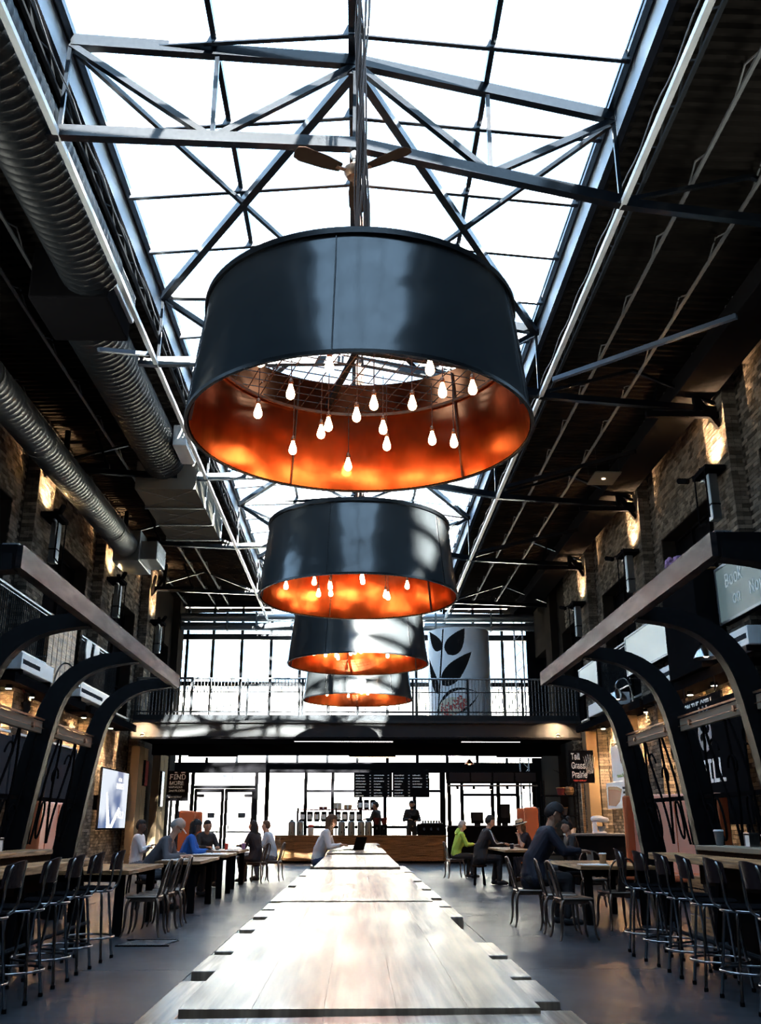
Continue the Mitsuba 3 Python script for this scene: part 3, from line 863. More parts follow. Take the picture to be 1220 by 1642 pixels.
# ------------------------------------------------------------------ juliet railings, planters, light boxes on the walls
def railing(s, y0, y1, lab):
    r = thing('balcony_railing', lab, 'railing', 'balcony railings on the side walls')
    x = s * (XW - .34)
    add('handrail', bar((x, y0, 6.0), (x, y1, 6.0), .045), 'm_galv', r)
    add('handrail', bar((x, y0, 5.92), (x, y1, 5.92), .02), 'm_galv', r)
    add('bottom_rail', bar((x, y0, 4.84), (x, y1, 4.84), .04), 'm_galv', r)
    n = int((y1 - y0) / .115)
    d = mikit.ply(bar((x, 0, 4.84), (x, 0, 5.95), .016), 'm_galv_dark')
    for i in range(n + 1):
        add('baluster', d, None, r, M=pose(0, y0 + (y1 - y0) * i / n, 0))
    for y in (y0 + .05, y1 - .05):
        add('bracket', bar((x, y, 5.0), (s * (XW + .3), y, 5.0), .03), 'm_galv', r)


def planter(s, y0, y1, z, lab):
    p = thing('planter_box', lab, 'planter', 'white boxes under the balconies')
    x = (s * (XW - .72), s * (XW - .36))
    x0, x1 = min(x), max(x)
    add('box', cat([rbox(x0, x1, y0, y1, z, z + .34, .012)]), 'm_white', p)
    add('slot', box(x0 - .006 if s > 0 else x1 - .02, x0 + .02 if s > 0 else x1 + .006, y0 + .08, y0 + (y1 - y0) * .55, z + .12, z + .21), 'm_slate', p)
    for y in (y0 + .1, y1 - .15):
        add('bracket', box(x0, x1, y, y + .04, z - .10, z), 'm_black', p)


def ledge(s, y0, y1):
    x = (s * (XW - .62), s * (XW + .02))
    l = thing('ledge', ('right' if s > 0 else 'left') + '-wall dark ledge under the balconies carrying warm downlights, %s stretch' % ('nearer' if y0 < 20 else 'farther'), 'ledge')
    add('slab', box(min(x), max(x), y0, y1, 4.08, 4.22), 'm_black', l)
    add('lip', box(*((s * (XW - .66), s * (XW - .6)) if s > 0 else (s * (XW - .6), s * (XW - .66))), y0, y1, 4.05, 4.25), 'm_black', l)
    for y in np.arange(y0 + .7, y1 - .3, 1.45):
        k = add('downlight', cyl((s * (XW - .3), y, 4.0), (s * (XW - .3), y, 4.08), .07, 14), 'm_black', l)
        warm_spot('downlight', (s * (XW - .3), y, 3.97), (s * (XW - .02), y, 3.1), 150, 50, 25)
        add('lens', mv(lathe([(0, 0), (.055, 0), (.055, .008), (0, .008)], 14), s * (XW - .3), y, 3.99), 'm_bulb', k, emit=(1500, 820, 360), sw=2)


ledge(1, 17.0, 22.9); ledge(1, 23.2, 30.2); ledge(-1, 19.2, 24.4); ledge(-1, 24.9, 30.2)
railing(-1, 17.0, 21.9, 'nearest left balcony railing, above a white planter box')
railing(-1, 24.5, 28.3, 'left balcony railing with two white cloths, next to the wood slats')
railing(1, 20.45, 21.28, 'right balcony railing beside the black cabinet with the flower vase')
railing(1, 24.9, 27.8, 'right balcony railing between two blank light boxes')
planter(-1, 19.3, 21.4, 4.32, 'white planter box under the nearest left balcony railing')
planter(-1, 23.6, 27.4, 4.32, 'long white planter box under the farther left balcony railing')
planter(1, 20.45, 21.7, 4.32, 'white box below the blank light box on the right wall')
planter(1, 16.2, 17.7, 4.32, 'white box below the chalk-lettered light box on the right')
planter(1, 25.0, 28.2, 4.32, 'farthest white box on the right wall near the bridge')


def light_box(y0, y1, z0, z1, lab, text=None):
    k = thing('light_box', lab, 'sign', None if text else 'blank light boxes')
    x = XW - .42
    add('case', rbox(x, x + .14, y0, y1, z0, z1, .012), 'm_black', k)
    e = .05
    add('frame', cat([box(x - .03, x, y0, y1, z1 - e, z1), box(x - .03, x, y0, y1, z0, z0 + e), box(x - .03, x, y0, y0 + e, z0, z1), box(x - .03, x, y1 - e, y1, z0, z1)]), 'm_galv', k)
    add('panel', box(x - .012, x, y0 + e, y1 - e, z0 + e, z1 - e), 'm_screen_dim' if text else 'm_screen_sage', k, emit=(.05, .07, .065) if text else (.16, .18, .17))
    if text:
        for t, yy, zz, h in text:
            add('lettering', xf(wall_face(t, h, .008), face_M((x - .014, yy, zz), '-x')), 'm_letters', k)
    for y in (y0 + .2, y1 - .2):
        add('mount', bar((x + .1, y, (z0 + z1) / 2), (XW + .2, y, (z0 + z1) / 2), .05), 'm_black', k)


light_box(14.7, 18.1, 5.02, 6.16, 'framed grey-green sign with white lettering at the right edge', [('Book', 17.65, 5.68, .26), ('on', 17.35, 5.30, .24), ('Now', 16.55, 5.30, .24)])
light_box(21.35, 24.8, 5.02, 6.05, 'larger blank light box, second from the right edge')
light_box(27.9, 30.3, 5.2, 6.05, 'smaller blank light box nearest the footbridge')
# black cabinet bay with flowers
cb = thing('cabinet', 'tall black cabinet with a wooden top standing on the right balcony', 'cabinet')
add('body', rbox(6.78, 7.27, 18.3, 20.3, 4.24, 6.24, .02), 'm_black', cb)
add('top', rbox(6.74, 7.28, 18.25, 20.35, 6.24, 6.28, .008), 'm_wood', cb)
add('knobs', cat([cyl((6.75, y, 6.12), (6.79, y, 6.12), .018, 8) for y in (18.8, 19.0, 19.9)]), 'm_galv', cb)
vs = thing('flower_vase', 'vase of purple flowers on top of the black cabinet', 'vase')
add('vase', mv(lathe([(0, 0), (.07, 0), (.08, .1), (.06, .22), (.075, .3), (.06, .3), (.05, .22), (.0, .2)], 16), 7.0, 19.75, 6.28), 'm_grey', vs, smooth=40)
fl_ = []
for i in range(26):
    a, e_ = rng.random() * 6.28, rng.random()
    r = .12 + .1 * e_
    fl_.append(mv(trimesh.creation.icosphere(1, .052 + .02 * rng.random()), 7.0 + r * math.cos(a) * 1.0, 19.75 + 1.15 * r * math.sin(a), 6.68 + .17 * rng.random()))
add('blossom', cat(fl_), 'm_purple', vs)
add('stems', cat([tube([(7.0, 19.75, 6.5), (7.0 + .1 * math.cos(a), 19.75 + .1 * math.sin(a), 6.7)], .006, 4) for a in np.arange(0, 6.2, .8)]), 'm_leaf', vs)
wp = thing('slatted_panel', 'brown wood-slat panel between the two left balcony railings', 'panel')
for i in range(6):
    y = 22.15 + i * .36
    add('slat', rbox(-7.42, -7.32, y, y + .33, 4.3, 6.1, .008, 6), 'm_wood', wp)
add('backing', box(-7.58, -7.42, 22.1, 24.35, 4.25, 6.12), 'm_black', wp)
for i, (y, sd) in enumerate(((24.9, 'left'), (25.7, 'right'))):
    q = np.array([(0, 0), (.5, 0), (.42, -.35), (.5, -.62), (.1, -.58), (-.04, -.3)])
    m = xf(extrude(Polygon(q), .03), face_M((-7.239, y, 5.99), '+x'))
    tag(add('cloth', m, 'm_white'), '%s of two white cloths hung over the left balcony railing' % sd, 'cloth', 'white cloths on the railing')
dl = Proto()
dl.add('shade', lathe([(.0, .22), (.05, .22), (.09, .18), (.20, .05), (.24, -.06), (.235, -.06), (.19, .05), (.08, .16), (0, .18)], 20), 'm_chrome', smooth=40)
dl.add('bulb', mv(trimesh.creation.icosphere(2, .055), 0, 0, 0), 'm_bulb', smooth=True, emit=(60, 33, 14))
dl.add('arm', tube(spline([(0, 0, .2), (0, 0, .40), (.18, 0, .50), (.33, 0, .32), (.36, 0, -.2)], 18), .02, 6), 'm_chrome', smooth=True)
dl.put('dome_lamp', 'chrome dome lamp on a bent arm by the left planter boxes', 'lamp', pose(-6.75, 22.3, 4.42, 180), 'dome lamps')
dl.put('dome_lamp', 'chrome dome lamp lit warm beside the black cabinet on the right', 'lamp', pose(6.75, 17.95, 4.42, 0), 'dome lamps')
dl.put('dome_lamp', 'chrome dome lamp under the farther right blank light box', 'lamp', pose(6.75, 24.4, 4.42, 0), 'dome lamps')

# ================================================================== CANOPY FRAMES over the bar seats
def arch_mesh(s, y):
    c = spline([(4.42, 0), (4.30, .9), (4.17, 1.8), (4.02, 2.55), (3.82, 3.02), (3.5, 3.28), (3.15, 3.37), (2.9, 3.39)], 30)
    t = np.gradient(c, axis=0); t /= np.linalg.norm(t, axis=1, keepdims=True)
    n = np.stack([-t[:, 1], t[:, 0]], 1)
    w = np.interp(np.linspace(0, 1, 30), [0, .55, 1], [.17, .15, .07])
    A, B = c + n * w[:, None], c - n * w[:, None]
    poly = Polygon(np.vstack([A, B[::-1]])).buffer(0)
    m = extrude(poly, .16)
    v = np.array(m.vertices)
    f = m.faces if s > 0 else m.faces
    m = trimesh.Trimesh(np.stack([s * v[:, 0], y + .08 - v[:, 2], v[:, 1]], 1), f, process=False)
    if s < 0: m.invert()
    return m


for s, sd, ys in ((1, 'right', (7.2, 9.57, 11.93, 14.3)), (-1, 'left', (7.7, 10.05, 12.4, 14.75))):
    c = thing('canopy_frame', 'dark curved steel canopy frame with a long beam over the %s bar stools' % sd, 'canopy frame')
    for y in ys:
        a = add('arch', arch_mesh(s, y), 'm_black_gloss', c)
    xb = s * 2.88
    add('beam', cat([box(xb - .05, xb + .05, ys[0] - .05, ys[-1] + .25, 3.34, 3.54)]), 'm_beam_steel', c)
    add('beam_flange', cat([box(min(xb - s * .012, xb + s * .13), max(xb - s * .012, xb + s * .13), ys[0] - .05, ys[-1] + .25, 3.535, 3.555)]), 'm_galv', c)
    add('end_beam', bar((xb, ys[0] - .02, 3.44), (s * 4.3, ys[0] - .02, 3.44), .08, .2), 'm_black', c)
    for y0, y1 in zip(ys[:-1], ys[1:]):
        a, b = y0 + .08, y1 - .08
        xr = s * 4.06
        k = add('rail_board', cat([rbox(xr - .03, xr + .03, a, b, 2.40, 2.55, .008, 6)]), 'm_greyplank', c)
        add('trim', cat([bar((xr - s * .045, a, 2.57), (xr - s * .045, b, 2.57), .02), bar((xr - s * .05, a, 2.46), (xr - s * .05, b, 2.46), .008)]), 'm_bronze', k)
        add('clasp', cat([cyl((xr - s * .06, y, 2.475), (xr - s * .03, y, 2.475), .035, 10) for y in np.linspace(a + .4, b - .4, 2)]), 'm_bronze', k)
        add('middle_rail', bar((s * 4.2, a, 1.62), (s * 4.2, b, 1.62), .05), 'm_black', c)
        # iron scrollwork: slanting rods with curls
        X_ = lambda z: s * (4.06 + (2.45 - z) * .12)
        L = b - a
        for i in range(6):
            u0 = a + L * (i + .5) / 6
            sl = .22 * (1 if i % 2 else -1)
            pts = [(X_(z), u0 + sl * (z - 1.75) + .05 * math.sin((z - 1) * 4 + i), z) for z in np.linspace(1.06, 2.42, 12)]
            add('scroll_rod', tube(pts, .016, 6), 'm_black', c, smooth=True)
        for i in range(4):
            u0, z0, sg = a + L * (i + .7) / 4.4, (2.15, 1.9, 2.1, 1.4)[i], (1 if i % 2 else -1)
            th = np.linspace(0, 4.4, 22)
            rr = .17 - .028 * th
            pts = [(X_(z0 + r_ * math.sin(t_)), u0 + sg * r_ * math.cos(t_), z0 + r_ * math.sin(t_)) for t_, r_ in zip(th, rr)]
            add('scroll', tube(pts, .013, 6), 'm_black', c, smooth=True)
        for i in range(2):
            u0 = a + L * (.3 + .42 * i)
            th = np.linspace(0, 2 * np.pi, 20, endpoint=False)
            add('loop', tube([(X_(1.36 + .23 * math.sin(t_)), u0 + .10 * math.cos(t_), 1.36 + .23 * math.sin(t_)) for t_ in th], .014, 6, closed=True), 'm_black', c, smooth=True)
# ================================================================== LONG COMMUNAL TABLES AND BLOCK BENCHES
TABLES = [(-0.8, 3.205, -.55, .575, 'nearest wooden communal table filling the bottom edge'), (3.23, 7.42, -.545, .575, 'second wooden communal table from the camera, shining in the skylight'),
          (7.48, 12.55, -.55, .57, 'third wooden communal table from the camera in the central row'), (12.85, 17.95, -.545, .565, 'fourth wooden communal table in the central row'),
          (18.35, 22.4, -.55, .56, 'fifth wooden communal table, carrying the laptop'), (22.7, 26.0, -.52, .50, 'sixth wooden communal table, just beyond the laptop'), (26.5, 29.2, .02, .62, 'farthest and smallest table of the central row')]
for ti, (a, b, x0, x1, lab) in enumerate(TABLES):
    t = thing('communal_table', lab, 'table', 'communal tables in the central row')
    n = 5
    dz = (-.012, 0, .004, .022, .040, .030, .02)[ti]
    w = (x1 - x0) / n
    MT = np.eye(4) if ti else pose(.575, 3.215, 0, 3.0) @ pose(-.575, -3.215)
    for i in range(n):
        e = rng.normal(0, .0003)
        add('plank', rbox(x0 + w * i + .0002, x0 + w * (i + 1) - .0002, a, b, .705 + dz, .76 + dz + e, .0006, 6), 'm_table', t, M=MT)
    for y in (a + .35, b - .35):
        for x in (x0 + .12, x1 - .12):
            add('leg', rbox(x - .06, x + .06, y - .06, y + .06, 0, .705 + dz, .006, 6), 'm_wood_dark', t)
        add('crossbeam', box(x0 + .1, x1 - .1, y - .04, y + .04, .58, .705 + dz), 'm_wood_dark', t)
    add('stretcher', box((x0 + x1) / 2 - .04, (x0 + x1) / 2 + .04, a + .35, b - .35, .18, .28), 'm_wood_dark', t)
BL = [(3.1, 5.95), (6.31, 7.05), (7.3, 8.45), (8.75, 9.6), (9.88, 10.55), (10.8, 11.6), (11.83, 14.2), (14.8, 17.2), (17.6, 20.0), (21.6, 23.4)]
BR = [(3.3, 5.0), (5.27, 5.95), (6.1, 6.85), (7.02, 7.75), (9.83, 10.9), (11.1, 11.9), (12.3, 13.6), (14.0, 15.6), (16.0, 18.6), (19.0, 21.5)]
NTH = ['nearest', 'second', 'third', 'fourth', 'fifth', 'sixth', 'seventh', 'eighth', 'ninth', 'tenth', 'eleventh', 'twelfth']
for s, sd, L in ((-1, 'left', BL), (1, 'right', BR)):
    for i, (a, b) in enumerate(L):
        x0, x1 = (-1.0, -.66) if s < 0 else (.69, 1.04)
        k = thing('bench', '%s block bench from the camera along the %s side of the communal tables' % (NTH[i], sd), 'bench', 'block benches beside the communal tables')
        for q in range(2):
            m = (x0 + x1) / 2
            add('plank', rbox(x0 if q == 0 else m + .002, m - .002 if q == 0 else x1, a, b, .34, .45 + rng.normal(0, .002), .006, 6), 'm_table', k)
        for y in (a + .12, b - .12):
            add('leg', rbox(x0 + .04, x1 - .04, y - .06, y + .06, 0, .34, .008, 6), 'm_wood_dark', k)

# ================================================================== BAR COUNTERS WITH STOOLS
for s, sd in ((1, 'right'), (-1, 'left')):
    z = 1.0 if s > 0 else .93
    xa, xb = (3.30, 3.62) if s > 0 else (2.98, 3.34)
    ye = 11.2 if s > 0 else 11.7
    k = thing('bar_counter', 'high wooden bar counter along the %s row of bar stools' % sd, 'counter')
    X = lambda u, v: (min(s * u, s * v), max(s * u, s * v))
    for i in range(3):
        w = (xb - xa) / 3
        add('plank', rbox(*X(xa + i * w, xa + (i + 1) * w - .003), 5.0, ye, z - .07, z, .006, 6), 'm_wood', k)
    for y in (5.6, 7.5, 9.4, ye - .3):
        add('leg', cat([bar((s * (xa + .1), y - .25, 0), (s * (xa + .15), y, z - .07), .05, .05), bar((s * (xa + .1), y + .25, 0), (s * (xa + .15), y, z - .07), .05, .05)]), 'm_black', k)
    add('foot_rail', cyl((s * (xa + .05), 5.2, .25), (s * (xa + .05), ye - .1, .25), .022, 8), 'm_galv_dark', k)
    zl = z + .09 if s > 0 else z + .11
    add('raised_shelf', rbox(*X(xb + .02, xb + .36), 5.0, ye - .6, zl - .05, zl, .008, 6), 'm_greyplank' if s > 0 else 'm_wood', k)
    add('shelf_support', box(*X(xb + .04, xb + .10), 5.0, ye - .6, z - .3, zl - .05), 'm_wood_dark', k)
    add('panel', box(*X(xb + .28, xb + .33), 5.0, ye - .6, 0, zl - .05), 'm_black_matt', k)
    for i, y in enumerate((6.9, 8.3)):
        tag(add('chrome_rail', tube(spline([(s * (xb + .2), y, zl), (s * (xb + .2), y + .05, zl + .06), (s * (xb + .2), y + .25, zl + .05), (s * (xb + .2), y + .8, zl + .05), (s * (xb + .2), y + .95, zl + .11)], 16), .014, 6), 'm_chrome', smooth=True),
            '%s bent chrome tube lying on the raised shelf of the %s bar counter' % (('nearer', 'farther')[i], sd), 'tube', 'chrome tubes on the bar shelves')
for s, sd, x, y, zt in ((1, 'right', 3.86, 7.9, 1.09), (1, 'right', 3.86, 9.6, 1.09), (-1, 'left', -3.58, 9.95, 1.04)):
    k = thing('napkin_holder', {7.9: 'chrome napkin holder on the right bar shelf, the nearer one', 9.6: 'chrome napkin holder near the far end of the right bar shelf', 9.95: 'small chrome napkin holder on the left bar shelf'}[y], 'napkin holder')
    add('case', cat([rbox(x - .05, x + .05, y - .07, y - .062, zt, zt + .13, .003), rbox(x - .05, x + .05, y + .062, y + .07, zt, zt + .13, .003), rbox(x - .05, x + .05, y - .07, y + .07, zt + .125, zt + .135, .003), rbox(x - .05, x + .05, y - .07, y + .07, zt, zt + .008, .003)]), 'm_chrome', k)
    add('napkins', box(x - .045, x + .045, y - .05, y + .05, zt + .008, zt + .11), 'm_paper', k)

st = Proto()          # bar stool: faces +x, back at -x
st.add('seat', mv(lathe([(0, .655), (.16, .655), (.185, .665), (.19, .68), (.17, .695), (0, .69)], 24), 0, 0), 'm_black', smooth=40)
st.add('seat_ring', tube([(.195 * math.cos(a), .195 * math.sin(a), .655) for a in np.linspace(0, 2 * np.pi, 24, endpoint=False)], .011, 6, closed=True), 'm_chrome', smooth=True)
for a in (45, 135, 225, 315):
    c, s_ = math.cos(math.radians(a)), math.sin(math.radians(a))
    st.add('leg', tube([(.17 * c, .17 * s_, .66), (.185 * c, .185 * s_, .60), (.27 * c, .27 * s_, .01)], .0125, 8), 'm_chrome', smooth=True)
    st.add('foot', mv(lathe([(0, 0), (.018, 0), (.018, .03), (0, .03)], 10), .27 * c, .27 * s_, 0), 'm_black')
st.add('foot_ring', tube([(.245 * math.cos(a), .245 * math.sin(a), .22) for a in np.linspace(0, 2 * np.pi, 28, endpoint=False)], .010, 6, closed=True), 'm_chrome', smooth=True)
for q in (-1, 1):
    st.add('back_tube', tube(spline([(-.13, q * .13, .66), (-.20, q * .15, .70), (-.225, q * .155, .80), (-.235, q * .15, .92), (-.255, q * .12, 1.02)], 14), .012, 6), 'm_chrome', smooth=True)
th = np.linspace(-.85, .85, 15)
bp = np.array([[(-.06 - .195 * math.cos(t), .215 * math.sin(t) * .95, z) for t in th] for z in (.86, .90, 1.00, 1.05)])
top = np.array([0, .012, .0, -.012])
bp[3, :, 2] -= .06 * np.abs(np.sin(th)) ** 2
bp[:, :, 0] -= np.array([0, .006, .02, .03])[:, None]
m, n = 4, 15
vv = np.vstack([bp.reshape(-1, 3), (bp + np.array([-.014, 0, 0])).reshape(-1, 3)])
ff = []
for i in range(m - 1):
    for j in range(n - 1):
        a, b, c, d = i * n + j, i * n + j + 1, (i + 1) * n + j + 1, (i + 1) * n + j
        ff += [[a, b, c], [a, c, d], [a + m * n, c + m * n, b + m * n], [a + m * n, d + m * n, c + m * n]]
rim = [i * n for i in range(m)] + [(m - 1) * n + j for j in range(1, n)] + [i * n + n - 1 for i in range(m - 2, -1, -1)] + list(range(n - 2, 0, -1))
for p_, q_ in zip(rim, rim[1:] + rim[:1]):
    ff += [[p_, q_, q_ + m * n], [p_, q_ + m * n, p_ + m * n]]
st.add('back_pad', trimesh.Trimesh(vv, ff, process=False), 'm_stool_back', smooth=35)
for s, sd, xs, ys in ((1, 'right', 3.10, [6.45, 7.22, 7.98, 8.62, 9.30, 10.05, 10.75]), (-1, 'left', -2.70, [6.75, 7.45, 8.15, 8.90, 9.65, 10.45])):
    for i, y in enumerate(ys):
        a = rng.normal(0, 7)
        st.put('bar_stool', '%s chrome bar stool from the camera along the %s bar counter' % (NTH[i], sd), 'bar stool', pose(xs + rng.normal(0, .02), y, 0, a if s > 0 else 180 + a), 'bar stools at the two side counters')

# ================================================================== METAL CAFE CHAIRS AND TABLES
ch = Proto()          # faces +x
ch.add('seat', xf(m2t(m3.Manifold.batch_hull([m3.Manifold.sphere(.018, 8).translate((x, y, .45)) for x, y in ((.19, .17), (.19, -.17), (-.17, .15), (-.17, -.15))])), np.eye(4)), 'm_gunmetal', smooth=40)
for sx, sy in ((1, 1), (1, -1), (-1, 1), (-1, -1)):
    ch.add('leg', tube(spline([(sx * .15, sy * .14, .45), (sx * .185, sy * .17, .38), (sx * .20, sy * .185, .22), (sx * .235, sy * .215, .0)], 10), np.linspace(.024, .012, 10), 6), 'm_gunmetal', smooth=True)
hoop = spline([(-.17, -.165, .45), (-.215, -.18, .60), (-.255, -.17, .76), (-.28, -.10, .855), (-.285, 0, .875), (-.28, .10, .855), (-.255, .17, .76), (-.215, .18, .60), (-.17, .165, .45)], 34)
ch.add('back_hoop', tube(hoop, .013, 7), 'm_gunmetal', smooth=True)
ch.add('back_slat', xf(box(-.008, .008, -.055, .055, 0, .42), np.array([[1, 0, -.25, -.17], [0, 1, 0, 0], [0, 0, 1, .45], [0, 0, 0, 1.0]])), 'm_gunmetal')
ch.add('apron', cat([bar((sx * .17, -.15, .42), (sx * .17, .15, .42), .012, .05) for sx in (1, -1)] + [bar((-.17, sy * .155, .42), (.17, sy * .155, .42), .012, .05) for sy in (1, -1)]), 'm_gunmetal')
CH = [(-2.62, 12.65, 180, 'nearest brown metal chair on the aisle side of the left wood table', 'seats of the left wood table'), (-2.60, 13.25, 176, 'middle brown metal chair on the aisle side of the left wood table', 'seats of the left wood table'),
      (-2.58, 13.95, 182, 'farther brown metal chair on the aisle side of the left wood table', 'seats of the left wood table'), (-2.05, 24.5, 170, 'metal chair of the person in the pale shirt', None), (-2.35, 23.6, 160, 'metal chair under the long-haired woman in black', None),
      (2.52, 25.55, 10, 'metal chair under the person in the lime hoodie', None), (2.62, 12.2, 5, 'nearest empty metal chair beside the round-edged table on the right', None), (2.60, 12.9, -4, 'empty metal chair just in front of the big man in the dark coat', None),
      (2.36, 13.75, 0, 'metal chair that the big man in the dark coat sits on', None), (3.45, 13.3, 100, 'metal chair tucked under the near side of the right wood table', None), (3.9, 16.4, 265, 'metal chair beyond the right wood table', None)]
for x, y, r, lab, g in CH:
    ch.put('cafe_chair', lab, 'chair', pose(x, y, 0, r))


def wood_table(x0, x1, y0, y1, lab, top='m_wood', h=.76, leg='m_black', trestle=True):
    k = thing('cafe_table', lab, 'table')
    n = max(2, int((x1 - x0) / .22))
    w = (x1 - x0) / n
    for i in range(n):
        add('plank', rbox(x0 + i * w + .001, x0 + (i + 1) * w - .001, y0, y1, h - .05, h, .004, 6), top, k)
    for y in (y0 + .2, y1 - .2):
        for x in (x0 + .14, x1 - .14):
            add('leg', box(x - .05, x + .05, y - .05, y + .05, 0, h - .05), leg, k)
        add('rail', box(x0 + .14, x1 - .14, y - .025, y + .025, h - .14, h - .05), leg, k)
    return k


wood_table(-4.15, -2.80, 12.4, 14.6, 'left wood table with brown metal chairs, beyond the left bar stools')
wood_table(-3.12, -2.42, 15.5, 17.7, 'dark-legged left table where the man in the cap writes')
wood_table(-3.25, -2.42, 18.6, 20.3, 'left table with papers in front of the woman in blue')
wood_table(-3.3, -2.5, 21.2, 23.2, 'far left table with cups before the man in the dark jacket')
wood_table(3.06, 4.1, 13.6, 15.7, 'right wood table with a paper coffee cup and newspaper')
wood_table(3.3, 4.0, 22.0, 24.9, 'far right table between the lime hoodie and the straw hat')


def cup(x, y, z, lab, h=.12, r=.042, m='m_cardboard', lid='m_paper'):
    k = thing('paper_cup', lab, 'cup')
    add('cup', mv(lathe([(0, 0), (r * .75, 0), (r, h * .9), (0, h * .9)], 16), x, y, z), m, k, smooth=40)
    add('lid', mv(lathe([(0, h * .88), (r * 1.06, h * .88), (r * 1.06, h * .94), (r * .9, h), (0, h)], 16), x, y, z), lid, k, smooth=40)


cup(3.55, 14.3, .76, 'brown paper coffee cup with white lid on the right wood table', .15, .055)
cup(-3.05, 16.9, .76, 'dark cup with white lid by the man in the cap', .11, .05, 'm_slate')
cup(-2.9, 22.2, .76, 'red cup on the far left table', .14, .04, 'm_letters_red', 'm_letters_red')
cup(-2.6, 22.9, .76, 'violet box-like cup at the end of the far left table', .14, .05, 'm_purple')
cup(3.65, 23.3, .76, 'blue and white mug on the far right table', .11, .05, 'm_cloth_navy')
cup(3.8, 10.9 - .6, 1.09, 'clear-grey tumbler at the far end of the right bar shelf', .16, .05, 'm_grey', 'm_white')
for (x0, x1, y0, y1, lab) in ((3.15, 3.5, 13.75, 14.2, 'white newspaper under the coffee cup on the right wood table'), (-3.1, -2.75, 15.9, 16.5, 'white notebook before the man in the cap'), (-3.1, -2.55, 18.8, 19.7, 'white sheets in front of the woman in blue'), (-3.1, -2.6, 21.5, 22.0, 'white sheet on the far left table')):
    k = thing('papers', lab, 'paper')
    add('sheet', rbox(x0, x1, y0, y1, .76, .768, .003, 6), 'm_paper', k)
    add('sheet', mv(box(-.12, .12, -.15, .15, 0, .004), (x0 + x1) / 2 + .05, (y0 + y1) / 2, .768, .4), 'm_paper', k)
fr = thing('floor_grate', 'striped metal floor grate beside the left wood table', 'grate')
for i in range(11):
    add('bar', mv(box(-.016, .016, -.26, .26, 0, .012), -2.62 + i * .043 * 1.1, 11.85, 0, -.2), 'm_galv', fr)
add('frame', cat([box(-2.70, -2.10, 11.55, 11.57, 0, .014), box(-2.70, -2.10, 12.13, 12.15, 0, .014)]), 'm_black', fr)

# high-backed booths
def booth(x, y, w, h, lab, rz, base=True):
    k = thing('booth_seat', lab, 'booth')
    M = pose(x, y, 0, rz)
    add('back', rbox(-.10, .06, -w / 2, w / 2, .35, h, .05), 'm_orange_pale', k, smooth=40, M=M)
    for q in (-1, 1):
        add('wing', rbox(-.10, .28, q * w / 2 - .05, q * w / 2 + .05, .35, h - .02, .04), 'm_orange', k, smooth=40, M=M)
    add('seat', rbox(.05, .55, -w / 2, w / 2, .32, .46, .04), 'm_orange', k, smooth=40, M=M)
    add('shell', rbox(-.14, -.09, -w / 2 - .03, w / 2 + .03, 0, h - .02, .02), 'm_slate', k, M=M)
    add('plinth', box(-.1, .5, -w / 2, w / 2, 0, .32), 'm_black', k, M=M)
    for i in range(3):
        add('piping', tube([(.065, -w / 2 + w * (i + .5) / 3, .46), (.068, -w / 2 + w * (i + .5) / 3, h - .06)], .008, 5), 'm_orange', k, M=M)


booth(-5.9, 18.7, 2.0, 1.72, 'orange booth seat behind the left canopy scrollwork', 0)
booth(6.0, 18.3, 1.9, 1.85, 'orange booth seat behind the right canopy scrollwork', 222)
booth(-4.1, 23.9, 1.1, 1.62, 'dark-shelled orange booth behind the woman in blue', 0)
booth(4.75, 26.8, 1.2, 1.75, 'tall orange booth behind the person in the straw hat', 180)

# ================================================================== COFFEE COUNTER AT THE FAR END
cc = thing('coffee_counter', 'long low curved wooden coffee counter at the far end of the hall', 'counter')
pc = Polygon([(-2.7, 35.4), (-2.2, 35.15), (3.05, 35.15), (3.2, 35.3), (3.2, 36.3), (-2.9, 36.3), (-2.95, 35.8)])
b_ = extrude(pc, .80); add('body', mv(b_, z=.08), 'm_wood', cc)
add('plinth', mv(extrude(pc.buffer(-.08), .08), z=0), 'm_black', cc)
add('top', mv(extrude(pc.buffer(.04), .05), z=.88), 'm_wood', cc)
for i in range(5):
    add('board', box(-2.2, 3.05, 35.13, 35.15, .10 + i * .155, .245 + i * .155), 'm_wood', cc)
pf = thing('platform', 'low dark floor platform behind the coffee counter under the baristas', 'platform')
add('deck', rbox(-2.2, 3.1, 36.6, 37.7, 0, .12, .01), 'm_black', pf)
add('edge', box(-2.2, 3.1, 36.58, 36.6, 0, .12), 'm_slate', pf)
cf_ = thing('overhead_frame', 'wide black frame standing over the coffee counter and holding the menu boards', 'frame')
add('crossbeam', box(-3.42, 3.24, 36.36, 36.5, 3.26, 3.46), 'm_black', cf_)
for x in (-3.35, 3.17):
    add('post', box(x - .07, x + .07, 36.36, 36.5, 0, 3.26), 'm_black', cf_)
for i in range(2):
    x0, x1 = (-.12, 1.30) if i == 0 else (1.33, 2.70)
    k = thing('menu_board', ('left' if i == 0 else 'right') + ' black menu board with white rows above the coffee counter', 'menu board', None)
    add('board', rbox(x0, x1, 36.4, 36.46, 2.27, 3.15, .01), 'm_board', k)
    r_ = random.Random(5 + i)
    for c in range(2):
        for j in range(8):
            xx = x0 + .06 + c * .68; zz = 3.05 - j * .105
            if i == 1 and c == 1 and j > 4: continue
            add('text_row', cat([box(xx, xx + .22 + .18 * r_.random(), 36.393, 36.4, zz - .022, zz + .012), box(xx + .52, xx + .58, 36.393, 36.4, zz - .02, zz + .012)]), 'm_letters', k)
    for x in (x0 + .2, x1 - .2):
        add('hanger', bar((x, 36.43, 3.15), (x, 36.43, 3.26), .015), 'm_black', k)
sh = thing('shelf_unit', 'open shelf of coffee bags behind the counter, left of the baristas', 'shelf')
